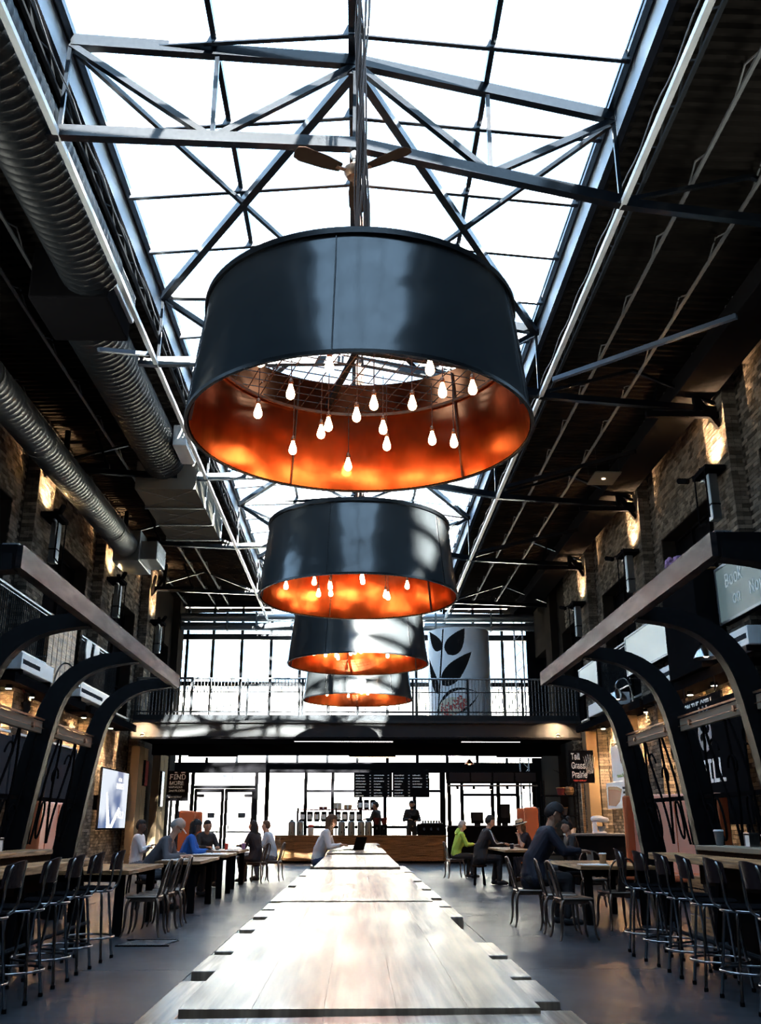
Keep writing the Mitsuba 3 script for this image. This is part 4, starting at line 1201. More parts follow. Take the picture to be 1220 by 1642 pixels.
for z in (1.43, 1.86):
    add('board', rbox(-2.3, .75, 37.85, 38.2, z - .03, z, .006), 'm_maroon' if z > 1.5 else 'm_slate', sh)
for x in (-2.28, -.8, .72):
    add('upright', box(x - .025, x + .025, 37.85, 38.2, 0, 1.9), 'm_black', sh)
bag = Proto()
bag.add('bag', rbox(-.10, .10, -.06, .06, 0, .34, .03), 'm_board', smooth=40)
bag.add('label', box(-.07, .07, -.068, -.06, .06, .24), 'm_paper')
for i in range(9):
    bag.put('coffee_bag', 'black coffee bag with white label, %s from the left on the counter shelf' % NTH[i], 'coffee bag', pose(-2.08 + i * .27, 37.95, 1.43), 'coffee bags on the shelf')
for i in range(3):
    bag.put('coffee_bag', 'black coffee bag on the upper shelf, %s from the right' % ('first', 'second', 'third')[i], 'coffee bag', pose(.62 - i * .25, 37.98, 1.86), 'coffee bags on the upper shelf')
for i, x in enumerate((-.75, -.35, -1.3)):
    k = thing('box', ('pale carton in the middle of the upper shelf', 'brown carton on the upper shelf right of the pale one', 'low red box at the left of the upper shelf')[i], 'box')
    add('carton', rbox(x - .15, x + .15, 37.9, 38.15, 1.86, 2.1 - .08 * i, .01), ('m_cream', 'm_cardboard', 'm_maroon')[i], k)
    add('tape', box(x - .03, x + .03, 37.895, 38.155, 1.87, 2.103 - .08 * i), 'm_paper', k)
urn = Proto()
urn.add('body', lathe([(0, 0), (.12, 0), (.13, .03), (.125, .42), (.10, .47), (.03, .50), (0, .5)], 18), 'm_galv', smooth=40)
urn.add('tap', cat([cyl((0, -.12, .08), (0, -.18, .08), .015, 8), bar((0, -.17, .08), (0, -.17, .14), .015)]), 'm_black')
urn.add('lid', lathe([(0, .49), (.06, .49), (.05, .53), (0, .54)], 14), 'm_black')
for i, x in enumerate((-2.35, -2.05, -.55, -.2, .15, .42)):
    urn.put('coffee_urn', 'steel coffee urn, %s from the left on the counter' % NTH[i].replace('nearest', 'first'), 'urn', pose(x, 35.8, .93), 'coffee urns on the counter')
gr = Proto()
gr.add('body', rbox(-.12, .12, -.15, .15, 0, .36, .02), 'm_black')
gr.add('hopper', lathe([(0, .36), (.06, .36), (.12, .56), (.12, .6), (0, .6)], 14), 'm_maroon', smooth=40)
gr.add('spout', box(-.03, .03, -.2, -.14, .2, .28), 'm_chrome')
for i, x in enumerate((.72, .98)):
    gr.put('coffee_grinder', ('left', 'right')[i] + ' black coffee grinder with tinted hopper on the counter', 'grinder', pose(x, 35.75, .93), 'coffee grinders')
em = thing('espresso_machine', 'black espresso machine on the counter before the bearded barista', 'coffee machine')
add('body', rbox(2.2, 3.15, 35.5, 36.1, .93, 1.32, .03), 'm_black', em)
add('top_tray', cat([rbox(2.3, 3.1, 35.55, 36.05, 1.32, 1.36, .01)] + [mv(lathe([(0, 0), (.03, 0), (.04, .07), (.035, .07), (.03, .01), (0, .01)], 10), 2.4 + i * .1, 35.8, 1.36) for i in range(7)]), 'm_chrome', em)
for i in range(3):
    add('group_head', cat([cyl((2.42 + i * .25, 35.5, 1.16), (2.42 + i * .25, 35.42, 1.14), .04, 10), bar((2.42 + i * .25, 35.42, 1.14), (2.42 + i * .25, 35.3, 1.1), .025)]), 'm_chrome', em)
wc = thing('water_cooler', 'small white and red drink container left on the counter', 'container')
add('body', rbox(-1.75, -1.55, 35.5, 35.7, .93, 1.2, .03), 'm_white', wc); add('lid', rbox(-1.74, -1.56, 35.51, 35.69, 1.2, 1.28, .02), 'm_letters_red', wc)
# black kiosk to the right of the counter
ks = thing('kiosk', 'black kiosk with overhead cabinets right of the coffee counter', 'kiosk')
add('header', rbox(3.25, 6.5, 35.0, 35.5, 2.72, 3.12, .02), 'm_black', ks)
add('base', rbox(3.3, 6.5, 35.0, 36.0, 0, 1.22, .02), 'm_black', ks)
add('worktop', rbox(3.25, 6.55, 34.95, 36.05, 1.22, 1.27, .01), 'm_slate', ks)
for x in (3.32, 5.1, 6.4):
    add('post', box(x - .06, x + .06, 35.1, 35.22, 1.27, 2.72), 'm_black', ks)
for i in range(4):
    add('cabinet_door', rbox(3.32 + i * .8, 4.06 + i * .8, 34.985, 35.0, 2.76, 3.08, .006), 'm_slate', ks)
add('rail', cyl((3.3, 34.95, 2.62), (6.5, 34.95, 2.62), .03, 10), 'm_galv', ks)
for i in range(5):
    k = add('spot', mv(lathe([(0, -.1), (.04, -.1), (.05, 0), (0, 0)], 10), 3.6 + i * .6, 34.95, 2.6), 'm_black', ks)
    add('lens', mv(lathe([(0, -.112), (.034, -.112), (.034, -.102), (0, -.102)], 10), 3.6 + i * .6, 34.95, 2.6), 'm_bulb', k, emit=(14, 9, 5))
for i, (x, w, z, h, lab) in enumerate(((4.35, .42, 1.27, .45, 'black monitor standing on the kiosk worktop'), (5.35, .38, 1.27, .72, 'taller black appliance at the right of the kiosk worktop'))):
    k = thing('appliance', lab, 'appliance')
    add('case', rbox(x - w / 2, x + w / 2, 35.4, 35.65, z + .06, z + h, .015), 'm_board', k)
    add('foot', rbox(x - .1, x + .1, 35.42, 35.6, z, z + .07, .01), 'm_slate', k)
    add('panel', box(x - w / 2 + .03, x + w / 2 - .03, 35.392, 35.4, z + h * .35, z + h - .05), 'm_slate', k)
for i, x in enumerate((4.8, 4.95, 5.08)):
    tag(add('bottle', mv(lathe([(0, 0), (.035, 0), (.035, .16), (.012, .22), (.012, .27), (0, .27)], 12), x, 35.5, 1.27), 'm_white', smooth=40), 'white bottle on the kiosk worktop, %s of three' % ('left', 'middle', 'right')[i], 'bottle', 'bottles on the kiosk')
sr = thing('shelf_rack', 'dark open rack of goods at the right, under the leafless branches', 'rack')
for z in (.5, 1.0, 1.55, 2.1):
    add('board', rbox(5.35, 6.35, 27.9, 28.4, z - .03, z, .006), 'm_black', sr)
for x in (5.37, 6.33):
    for y in (27.92, 28.38):
        add('upright', box(x - .02, x + .02, y - .02, y + .02, 0, 2.5), 'm_black', sr)
for i, (x, z, m_) in enumerate(((5.6, 1.55, 'm_cream'), (5.95, 1.55, 'm_slate'), (6.15, 1.0, 'm_paper'), (5.6, 1.0, 'm_slate'), (5.9, 2.1, 'm_maroon'))):
    k = thing('basket', ('cream basket on the third shelf of the dark rack', 'dark basket beside the cream one on the rack', 'white basket on the second shelf of the rack', 'dark basket left on the second shelf of the rack', 'maroon basket on top of the rack')[i], 'basket')
    add('bowl', mv(lathe([(0, 0), (.09, 0), (.13, .2), (.12, .2), (.085, .02), (0, .02)], 16), x, 28.15, z), m_, k)
    add('rim', mv(lathe([(.12, .195), (.137, .195), (.137, .215), (.12, .215), (.12, .195)], 16), x, 28.15, z), 'm_wood', k)
k = thing('twig_pot', 'round pot with bare twigs on top of the dark rack', 'pot')
add('pot', mv(lathe([(0, 0), (.08, 0), (.14, .1), (.13, .2), (.09, .24), (0, .22)], 16), 6.15, 28.15, 2.1), 'm_wood', k, smooth=40)
for i in range(9):
    a, l = rng.random() * 6.28, .4 + .3 * rng.random()
    add('twig', tube(spline([(6.15, 28.15, 2.3), (6.15 + .2 * math.cos(a), 28.15 + .2 * math.sin(a), 2.3 + l * .6), (6.15 + .42 * math.cos(a + .3), 28.15 + .42 * math.sin(a + .3), 2.3 + l * .8)], 8), .008, 4), 'm_black', k)

# laptop on the table
lp = thing('laptop', 'open dark laptop on the communal table before the woman in white', 'laptop')
LM = pose(-.06, 20.55, .80, 142)
add('base', rbox(-.13, .13, -.18, .18, 0, .018, .006), 'm_board', lp, M=LM)
add('screen', xf(rbox(-.006, .006, -.18, .18, 0, .24, .005), np.array([[1, 0, -.35, -.125], [0, 1, 0, 0], [0, 0, 1, .012], [0, 0, 0, 1.0]])), 'm_board', lp, M=LM)
add('keyboard', box(-.08, .07, -.15, .15, .018, .020), 'm_slate', lp, M=LM)

# ================================================================== LIGHTS UNDER THE BRIDGE
for i, (x0, x1, y, z, c) in enumerate(((-5.9, -4.2, 33.85, 3.545, 'left'), (-.3, 1.35, 33.85, 3.545, 'middle'), (4.9, 6.5, 33.85, 3.545, 'right'), (-2.1, 1.2, 31.6, 3.895, 'centre front'), (3.4, 5.4, 31.6, 3.895, 'right front'))):
    k = thing('strip_light', '%s slim glowing strip light under the footbridge' % c, 'strip light', 'strip lights under the footbridge')
    add('housing', box(x0, x1, y - .05, y + .05, z, z + .05), 'm_black', k)
    add('tube', box(x0 + .03, x1 - .03, y - .035, y + .035, z - .025, z), 'm_bulb', k, emit=(6, 3.4, 2.2) if y > 33 else (2.4, 2.2, 2.1))
for i, (x, sd) in enumerate(((6.35, 'right'), (-6.75, 'left'))):
    k = thing('fascia_lamp', 'small lamp glowing warm on the %s end of the footbridge beam' % sd, 'lamp')
    add('bracket', bar((x, 30.44, 4.05), (x, 30.2, 3.98), .03), 'm_black', k)
    add('hood', mv(lathe([(0, .05), (.05, .05), (.07, 0), (.06, 0), (.04, .04), (0, .04)], 12), x, 30.2, 3.95), 'm_black', k)
    warm_spot('bridge_glow', (x, 30.22, 4.34), (x - .05, 30.46, 3.95), 60, 75, 30)
    add('lens', xf(lathe([(0, 0), (.06, 0), (.06, .01), (0, .01)], 12), trimesh.transformations.translation_matrix((x, 30.24, 3.98)) @ trimesh.transformations.rotation_matrix(-1.0, (1, 0, 0))), 'm_bulb', k, emit=(9, 6, 3))
k = thing('heat_lamp', 'orange glowing dome lamp hanging over the kiosk', 'lamp')
add('shade', mv(lathe([(.03, .16), (.17, 0), (.165, 0), (.02, .15)], 20), 3.95, 34.0, 3.32), 'm_copper', k, smooth=40)
add('bulb', mv(trimesh.creation.icosphere(2, .06), 3.95, 34.0, 3.34), 'm_bulb', k, smooth=True, emit=(14, 4, 1.2))
add('cord', cyl((3.95, 34, 3.46), (3.95, 34, 3.95), .01, 6), 'm_black', k)
k = thing('exit_sign', 'small white rectangular sign above the entrance doors', 'sign')
add('plate', rbox(-5.5, -5.05, 39.7, 39.78, 2.95, 3.22, .01), 'm_white', k, emit=(.5, .5, .5)); add('bracket', box(-5.3, -5.25, 39.78, 39.9, 3.05, 3.1), 'm_black', k)

# ================================================================== SIGNS ON THE GROUND FLOOR
def sign(x, y, z, w, h, facing, lab, rows, board='m_board', frame='m_black', depth=.05, wide=1.0):
    k = thing('sign', lab, 'sign')
    M = face_M((x, y, z), facing)
    add('board', rbox(0, w, 0, h, -depth, 0, .008), board, k, M=M)
    for t, u, v, th, m_ in rows:
        q = wall_face(t, th, .006, True); q.vertices = q.vertices * np.array([wide, 1, 1])
        add('lettering', mv(q, u, v, .001), m_, k, M=M)
    return k, M


k, M = sign(-6.70, 34.5, 2.09, .76, 1.01, '-y', 'dark sign with white capitals at the left, pointing to the second floor', [('FIND', .07, .72, .17, 'm_letters'), ('MORE', .07, .53, .13, 'm_letters'), ('SERVICES', .07, .42, .07, 'm_letters'), ('2nd FLOOR', .07, .30, .075, 'm_letters'), ('FORKS MARKET', .07, .10, .045, 'm_letters')])
add('arrow', cat([box(.25, .34, .93, .975, 0, .006), box(.48, .62, .93, .975, 0, .006)]), 'm_letters', k, M=M)
for x in (.1, .5):
    add('stand', box(x, x + .04, -2.09, 0, -.04, -.01), 'm_grey', k, M=M)
k, M = sign(5.28, 24.0, 2.28, .62, .78, '-y', 'black bakery sign with white words and a wheat drawing, right of the kiosk', [('Tall', .05, .56, .15, 'm_letters'), ('Grass', .05, .34, .15, 'm_letters'), ('Prairie', .05, .12, .15, 'm_letters'), ('BREAD COMPANY', .08, .03, .045, 'm_letters_red')], wide=.62)
for i in range(6):
    u = .44 + .028 * i
    add('wheat_stalk', tube([(u, .22, .004), (u + .012 * (i - 2.5), .45, .004), (u + .03 * (i - 2.5), .70 - .03 * abs(i - 2.5), .004)], .006, 4), 'm_letters', k, M=M)
add('post', box(.28, .34, -2.28, 0, -.09, -.05), 'm_wood', k, M=M)
k, M = sign(7.30, 27.6, 2.42, 2.9, 1.0, '-x', 'white poster with a dark drawn figure on the right brick wall', [('Farmers Market', .5, .12, .09, 'm_leaf')], 'm_paper')
tt = np.linspace(-.6, 3.6, 24)
add('drawing', tube([(1.35 + .32 * math.cos(t), .62 + .28 * math.sin(t), .004) for t in tt], np.linspace(.09, .02, 24), 6), 'm_maroon', k, M=M)
k, M = sign(7.28, 28.3, 1.72, 2.4, .72, '-x', 'poster of a brown pie slice with white border on the right brick wall', [('fresh', 1.75, .5, .07, 'm_slate'), ('baked', 1.75, .38, .07, 'm_slate'), ('daily', 1.75, .26, .07, 'm_slate')], 'm_paper')
add('pie_picture', mv(extrude(Polygon([(.12, .1), (.2, .62), (1.2, .58), (1.65, .5), (1.35, .18), (.9, .06)]), .006)), 'm_pie', k, M=M)
add('crust', mv(extrude(Polygon([(.2, .62), (1.2, .58), (1.65, .5), (1.6, .44), (1.15, .5), (.3, .54)]), .008)), 'm_cardboard', k, M=M)
k, M = sign(6.9, 20.6, 1.3, 3.6, 2.3, '-x', 'black grill shopfront board with a round flower emblem on the right', [('GRILL', .9, .78, .42, 'm_letters')], 'm_board')
for y in (.3, 3.3):
    add('stand', box(y - .04, y + .04, -1.3, 0, -.05, -.01), 'm_black', k, M=M)
E_ = Point(1.75, 1.72).buffer(.36, 10)
for i in range(6):
    a = math.radians(60 * i + 20)
    E_ = E_.difference(affinity.rotate(affinity.scale(Point(1.75 + .19 * math.cos(a), 1.72 + .19 * math.sin(a)).buffer(.085, 6), 1.25, .85), 60 * i + 20))
add('emblem', mv(extrude(E_, .01), z=.001), 'm_letters_dim', k, M=M)
for u in (1.55, 1.78, 1.98):
    add('steam_mark', tube([(u, 2.1, .004), (u + .03, 2.16, .004), (u, 2.24, .004)], .02, 5), 'm_letters_dim', k, M=M)
k, M = sign(6.92, 20.2, 3.42, 2.3, .32, '-x', 'narrow dark shop sign with pale letters under the right ledge', [('ON THE GRILL', .25, .08, .17, 'm_letters')], 'm_board')
add('stay', box(.2, .25, .32, .63, -.04, -.02), 'm_black', k, M=M); add('stay', box(2.0, 2.05, .32, .63, -.04, -.02), 'm_black', k, M=M)
sc = thing('display_screen', 'bright bluish display screen with a pale slanting design on the left wall', 'screen')
M = face_M((-7.22, 27.7, 1.2), '+x')
add('case', rbox(-.04, 3.24, -.04, 1.66, -.06, -.004, .01), 'm_board', sc, M=M)


def f_screen(p, n, uv):
    u, v = (p.y - 27.7) / 3.2, (p.z - 1.2) / 1.62
    t = mikit.fbm(u * 3.0, v * 2.0, 2.0, 3)
    c = mikit.mix((.10, .16, .34), (.80, .86, .95), mikit.smoothstep(.30, .62, t + .25 * (v - .35)))
    return c


scene['m_screen'] = {'type': 'diffuse', 'reflectance': {'type': 'rgb', 'value': [.05, .05, .05]}}
q_ = trimesh.Trimesh([[0, 0, 0], [3.2, 0, 0], [3.2, 1.62, 0], [0, 1.62, 0]], [[0, 1, 2], [0, 2, 3]], process=False)
for u in (.6, 2.5):
    add('mount', box(u, u + .12, .5, .9, -.36, -.05), 'm_black', sc, M=M)
k = add('panel', mikit.ply(q_, 'm_screen', uv=np.array([[0, 0], [1, 0], [1, 1], [0, 1.0]])), None, sc, M=M)
scene[k]['emitter'] = {'type': 'area', 'radiance': mikit.proc(lambda p, n, uv: f_screen(p, n, uv) * (1.0 / GAIN))}
add('stroke', cat([extrude(Polygon([(.9, 0), (1.35, 0), (.75, 1.0), (.6, .95)]), .004), extrude(Polygon([(1.2, 0), (1.6, 0), (2.4, .55), (2.2, .6)]), .004)]), 'm_paper', sc, M=M, emit=(.75, .8, .9))
for t, u, v, h in (('at the', 1.9, 1.34, .12), ('MARKET', 1.7, 1.12, .16), ('WILD', 2.1, .28, .2)):
    add('lettering', mv(wall_face(t, h, .004, True), u, v, .004), 'm_paper', sc, M=M, emit=(.9, .9, .95))
for i in range(3):
    k = thing('wall_board', ('nearest', 'middle', 'farthest')[i] + ' dark blank menu panel behind the left canopy scrollwork', 'board', 'dark panels behind the left scrollwork')
    M = face_M((-6.6, 16.4 + i * 2.2, 1.75), '+x')
    add('panel', rbox(0, 2.1, 0, 1.15 + .04 * i, -.05, 0, .01), 'm_slate', k, M=M)
    for u in (.1, 1.95):
        add('post', box(u, u + .05, -1.75, 0, -.05, -.01), 'm_black', k, M=M)
    add('lamp_strip', box(.2, 1.9, 1.2, 1.24, -.03, .03), 'm_white', k, M=M)
for i, (y, w) in enumerate(((31.2, 1.3), (34.6, 1.4))):
    k = thing('wood_post', ('nearer', 'farther')[i] + ' broad timber post against the left wall near the entrance', 'post')
    add('plank', rbox(-7.28, -7.0, y, y + w * .48, 0, 3.7, .01), 'm_wood_pale', k); add('plank', rbox(-7.28, -7.0, y + w * .5, y + w, 0, 3.7, .01), 'm_wood_pale', k)
for i, (y, z0, z1, m_) in enumerate(((31.9, 2.5, 3.3, 'm_maroon'), (34.7, 1.9, 3.1, 'm_screen_blue'))):
    k = thing('hanging_panel', ('dark red picture panel near the left timber posts', 'pale blue lit picture strip near the left timber posts')[i], 'panel')
    add('panel', rbox(-7.0, -6.94, y, y + .5, z0, z1, .005), m_, k); add('edge', cat([box(-7.0, -6.93, y - .02, y, z0, z1)]), 'm_black', k)
for i, (y, lab) in enumerate(((21.0, 'nearer dark wood-carved bird figure on the lit left brick wall'), (26.9, 'farther dark carved bird figure on the lit left brick wall'))):
    k = thing('wall_sculpture', lab, 'sculpture', 'dark figures on the left wall')
    M = face_M((-7.285, y - .35, 3.3), '+x')
    add('body', mv(extrude(Polygon([(.2, 0), (.4, 0), (.42, .3), (.6, .42), (.52, .6), (.35, .52), (.3, .7), (.12, .72), (.2, .55), (.05, .5), (.22, .35)]), .04)), 'm_black_matt', k, M=M)
    add('beak', mv(extrude(Polygon([(.12, .72), (0, .78), (.3, .7)]), .04)), 'm_maroon', k, M=M)
for i in range(2):
    k = thing('wall_column', ('nearer', 'farther')[i] + ' pale timber column between shops on the right wall', 'column')
    y = (24.9, 29.3)[i]
    add('shaft', cat([box(6.95, 7.28, y - .25, y + .25, 0, 4.0)]), 'm_wood_pale', k); add('base', box(6.9, 7.28, y - .3, y + .3, 0, .3), 'm_wood_dark', k)
k = thing('paper_notice', 'tall white notice sheet on the right brick pilaster', 'notice')
add('sheet', rbox(7.285, 7.295, 29.80, 30.1, .95, 2.2, .004), 'm_paper', k); add('line', cat([box(7.279, 7.286, 29.83, 30.05, 2.05 - .12 * i, 2.07 - .12 * i) for i in range(8)]), 'm_grey', k)
k = thing('service_counter', 'dark bakery counter under the wheat sign at the right', 'counter')
add('body', rbox(5.0, 6.6, 22.6, 23.6, 0, 1.05, .02), 'm_black', k); add('top', rbox(4.95, 6.65, 22.55, 23.65, 1.05, 1.1, .01), 'm_grey', k)
k = thing('stand_mixer', 'white mixer on the bakery counter below the wheat sign', 'mixer')
add('foot', rbox(5.55, 5.85, 23.0, 23.2, 1.1, 1.14, .015), 'm_white', k)
add('neck', rbox(5.55, 5.65, 23.04, 23.16, 1.12, 1.36, .03), 'm_white', k, smooth=40)
add('head', m2t(hull([((5.58, 23.1, 1.42), .07), ((5.72, 23.1, 1.43), .075), ((5.9, 23.1, 1.40), .05)])), 'm_white', k, smooth=40)
add('bowl', mv(lathe([(0, 0), (.06, 0), (.11, .12), (.105, .12), (.055, .01), (0, .01)], 16), 5.76, 23.1, 1.14), 'm_galv', k, smooth=40)
k = thing('crate', 'orange-brown wooden crate on the floor right of the round-edged table', 'crate')
for i in range(4):
    add('slat', rbox(4.35, 4.37, 12.3, 13.1, .05 + .16 * i, .19 + .16 * i, .004), 'm_wood', k); add('slat', rbox(4.35, 5.0, 12.28, 12.3, .05 + .16 * i, .19 + .16 * i, .004), 'm_wood', k)
add('base', box(4.36, 5.0, 12.3, 13.1, 0, .05), 'm_wood', k)
# ================================================================== PEOPLE
def rot(yaw=0, pitch=0, roll=0):
    R = trimesh.transformations.euler_matrix(math.radians(roll), math.radians(pitch), math.radians(yaw), 'sxyz')
    return R[:3, :3]


def limb(a, b, ra, rb):
    return hull([(a, ra), (b, rb)])


def hand_parts(w, d, side, curl=.5):
    """palm, four fingers and a thumb from wrist w, pointing along d (palm downwards)."""
    d = np.asarray(d, float) / np.linalg.norm(d)
    up = np.array([0, 0, 1.0]); up = up - d * (up @ d); up /= np.linalg.norm(up)
    sdv = np.cross(d, up) * side            # towards the thumb
    w = np.asarray(w, float)
    P = lambda f, s_, u: w + d * f + sdv * s_ + up * u
    out = [hull([(P(.015, .018, 0), .016), (P(.015, -.018, 0), .016), (P(.085, .030, 0), .013), (P(.085, -.032, -.002), .012)])]
    for k, (s_, L) in enumerate(((.030, .072), (.010, .080), (-.012, .075), (-.032, .060))):
        a = P(.085, s_, 0)
        c1 = math.radians(30 * curl); c2 = math.radians(75 * curl); c3 = math.radians(110 * curl)
        b = a + (d * math.cos(c1) - up * math.sin(c1)) * L * .45
        c = b + (d * math.cos(c2) - up * math.sin(c2)) * L * .32
        e = c + (d * math.cos(c3) - up * math.sin(c3)) * L * .25
        out += [limb(a, b, .0098, .009), limb(b, c, .009, .0085), limb(c, e, .0085, .0075)]
    a, b = P(.03, .032, -.006), P(.062, .058, -.016)
    out += [limb(a, b, .013, .0105), limb(b, P(.092, .062, -.022), .0105, .0085)]
    return out


def smooth_mesh(parts, length, its=8, wrinkle=0.0, seed=0):
    m = m3.Manifold.batch_boolean(parts, m3.OpType.Add).refine_to_length(length)
    t = m2t(m); t.merge_vertices()
    trimesh.smoothing.filter_taubin(t, lamb=.5, nu=.53, iterations=its)
    if wrinkle:
        v = np.array(t.vertices)
        t.vertices = v + np.array(t.vertex_normals) * ((meshkit.fbm(v * np.array([14, 14, 22.0]) + seed, 3, seed) - .5) * wrinkle)[:, None]
    return t


def person(lab, x, y, face, stand=False, lean=.12, head=(0, 15), hands=((.42, .16, .80), (.42, -.16, .80)), skin='skin_tan', top='cloth_black', legs='denim', shoes='cloth_black', hair='hair_black',
           style='short', hat=None, coat=0.0, s=1.0, z=0.0, sleeve=True, beard=False, extra=None, group=None):
    """Local frame: faces +x, seated with the hips over the origin (or standing)."""
    k = thing('person', lab, 'person', group)
    M = pose(x, y, z, face, s)
    hz = .95 if stand else .55
    sh = hz + (.49 if stand else .50)
    A = np.array
    pel = A([0, 0, hz]); wst = A([lean * .25, 0, hz + .18]); che = A([lean * .75, 0, hz + .36]); nck = A([lean * 1.02, 0, sh + .06])
    R = rot(head[0], head[1])
    hc = nck + A([.02 + lean * .25, 0, .155])
    S = [A([lean * .92, q * .175, sh]) for q in (1, -1)]
    H = [A(h, float) for h in hands]
    El = []
    for i, q in enumerate((1, -1)):
        u, d = S[i], H[i] - S[i]
        L = np.linalg.norm(d)
        if L > .53: H[i] = u + d / L * .53; d = H[i] - u; L = .53
        h = math.sqrt(max(.0, .275 ** 2 - (L / 2) ** 2))
        out = A([-.35, q * .55, -.8]); out -= d * (out @ d) / L ** 2; out /= np.linalg.norm(out)
        El.append(u + d / 2 + out * h)
    hip = [A([.0, q * .09, hz - .03]) for q in (1, -1)]
    if stand:
        kn = [A([.03, q * .10, .50]) for q in (1, -1)]; an = [A([0.0, q * .11, .09]) for q in (1, -1)]
    else:
        kn = [A([.42, q * .11, .53]) for q in (1, -1)]; an = [A([.40 - .06 * (q > 0), q * .11, .10]) for q in (1, -1)]
    hd = lambda p, r: (hc + R @ A(p, float), r)
    headm = [hull([hd((-.012, 0, .030), .090), hd((-.02, 0, .0), .088), hd((.030, 0, -.015), .072), hd((.048, 0, -.082), .034), hd((.02, .04, -.06), .035), hd((.02, -.04, -.06), .035)]),
             hull([hd((.088, 0, .015), .010), hd((.106, 0, -.022), .014)]), hull([hd((.092, .014, -.028), .009), hd((.092, -.014, -.028), .009)]),
             hull([hd((.082, .018, -.060), .010), hd((.082, -.018, -.060), .010)])]
    for q in (1, -1):
        headm.append(hull([hd((-.002, q * .088, .012), .016), hd((-.006, q * .086, -.025), .011)]))
    skinp = headm + [limb(nck - A([0, 0, .05]), hc - A([.01, 0, .05]), .058, .055), hull([(pel, .12), (wst, .115)]), hull([(wst, .115), (che, .13), (S[0] - A([0, .04, 0]), .06), (S[1] + A([0, .04, 0]), .06)])]
    for i, q in enumerate((1, -1)):
        d = H[i] - El[i]; d = d / np.linalg.norm(d)
        w = H[i] - d * .06
        skinp += [limb(S[i], El[i], .05, .041), limb(El[i], w, .040, .026)] + hand_parts(w, d, q)
        skinp += [limb(hip[i], kn[i], .085, .056), limb(kn[i], an[i], .054, .036), hull([(an[i], .036), (an[i] + A([.13, 0, -.055]), .028)])]
    add('body', smooth_mesh(skinp, .026, 6), 'm_' + skin, k, smooth=True, M=M)
    tp = [hull([(pel + A([0, .05, .02]), .115), (pel + A([0, -.05, .02]), .115), (wst, .135)]), hull([(wst + A([0, .03, 0]), .125), (wst + A([0, -.03, 0]), .125), (che, .145), (S[0] - A([0, .02, 0]), .075), (S[1] + A([0, .02, 0]), .075)]), limb(che + A([0, 0, .1]), nck - A([0, 0, .035]), .10, .066)]
    if coat:
        tp.append(hull([(pel + A([.05, .08, -.02]), .13), (pel + A([.05, -.08, -.02]), .13), (pel + A([.0, 0, -.02 - coat]), .13), (wst, .15)]))
    for i in (0, 1):
        d = H[i] - El[i]; d = d / np.linalg.norm(d); w = H[i] - d * .075
        tp.append(limb(S[i], El[i] if sleeve else S[i] * .45 + El[i] * .55, .068, .056))
        if sleeve: tp.append(limb(El[i], w, .055, .040))
    add('jacket' if sleeve else 'shirt', smooth_mesh(tp, .035, 6, .016, len(lab)), 'm_' + top, k, smooth=True, M=M)
    lg = [hull([(pel, .128), (hip[0], .10), (hip[1], .10)])]
    for i in (0, 1):
        lg += [limb(hip[i], kn[i], .098, .070), limb(kn[i], an[i] + A([0, 0, .01]), .066, .052)]
    add('trousers', smooth_mesh(lg, .04, 5, .014, 3 + len(lab)), 'm_' + legs, k, smooth=True, M=M)
    for i in (0, 1):
        add('shoe', smooth_mesh([hull([(an[i] + A([-.02, 0, -.04]), .042), (an[i] + A([.06, 0, -.035]), .044), (an[i] + A([.16, 0, -.058]), .034), (an[i] + A([-.03, 0, -.058]), .034)])], .03, 3), 'm_' + shoes, k, smooth=True, M=M)
    if style != 'none':
        hp = [hull([hd((-.022, 0, .045), .094), hd((-.035, 0, .005), .092), hd((.03, 0, .078), .050)])]
        if style in ('long', 'bob'):
            n = .30 if style == 'long' else .13
            hp += [hull([hd((-.045, 0, 0), .088), (hc + A([-.085, .05, -n]), .045), (hc + A([-.085, -.05, -n]), .045)])]
            for q in (1, -1):
                hp.append(hull([hd((-.02, q * .07, .02), .035), (hc + A([-.02, q * .085, -n * .8]), .028)]))
        if style == 'bun':
            hp.append(hull([hd((-.06, 0, .13), .05)]))
        add('hair', smooth_mesh(hp, .03, 4, .012, 5), 'm_' + hair, k, smooth=True, M=M)
    if beard:
        add('beard', smooth_mesh([hull([hd((.058, 0, -.085), .038), hd((.03, .05, -.055), .034), hd((.03, -.05, -.055), .034)])], .02, 2), 'm_' + hair, k, smooth=True, M=M)
    for q in (1, -1):
        e = trimesh.creation.icosphere(1, .0105); e.apply_translation(hc + R @ A([.083, q * .034, .012]))
        add('eye', e, 'm_eye', k, M=M)
    lp_ = trimesh.creation.icosphere(1, 1.0); lp_.vertices *= [.006, .022, .006]
    Q = np.eye(4); Q[:3, :3] = R; Q[:3, 3] = hc + R @ A([.0915, 0, -.060])
    add('lips', xf(lp_, Q), 'm_lips', k, M=M)
    Q = np.eye(4); Q[:3, :3] = R; Q[:3, 3] = hc
    if hat and hat[0] == 'cap':
        c = lathe([(0, .150), (.05, .143), (.088, .11), (.105, .06), (.104, .035), (.098, .035), (.09, .10), (0, .14)][::-1], 20)
        b = hull([((.08, .06, .04), .006), ((.08, -.06, .04), .006), ((.185, .035, .022), .006), ((.185, -.035, .022), .006)])
        h_ = add('cap', xf(c, Q), 'm_' + hat[1], k, smooth=40, M=M)
        add('visor', xf(m2t(b), Q), 'm_' + hat[1], h_, M=M)
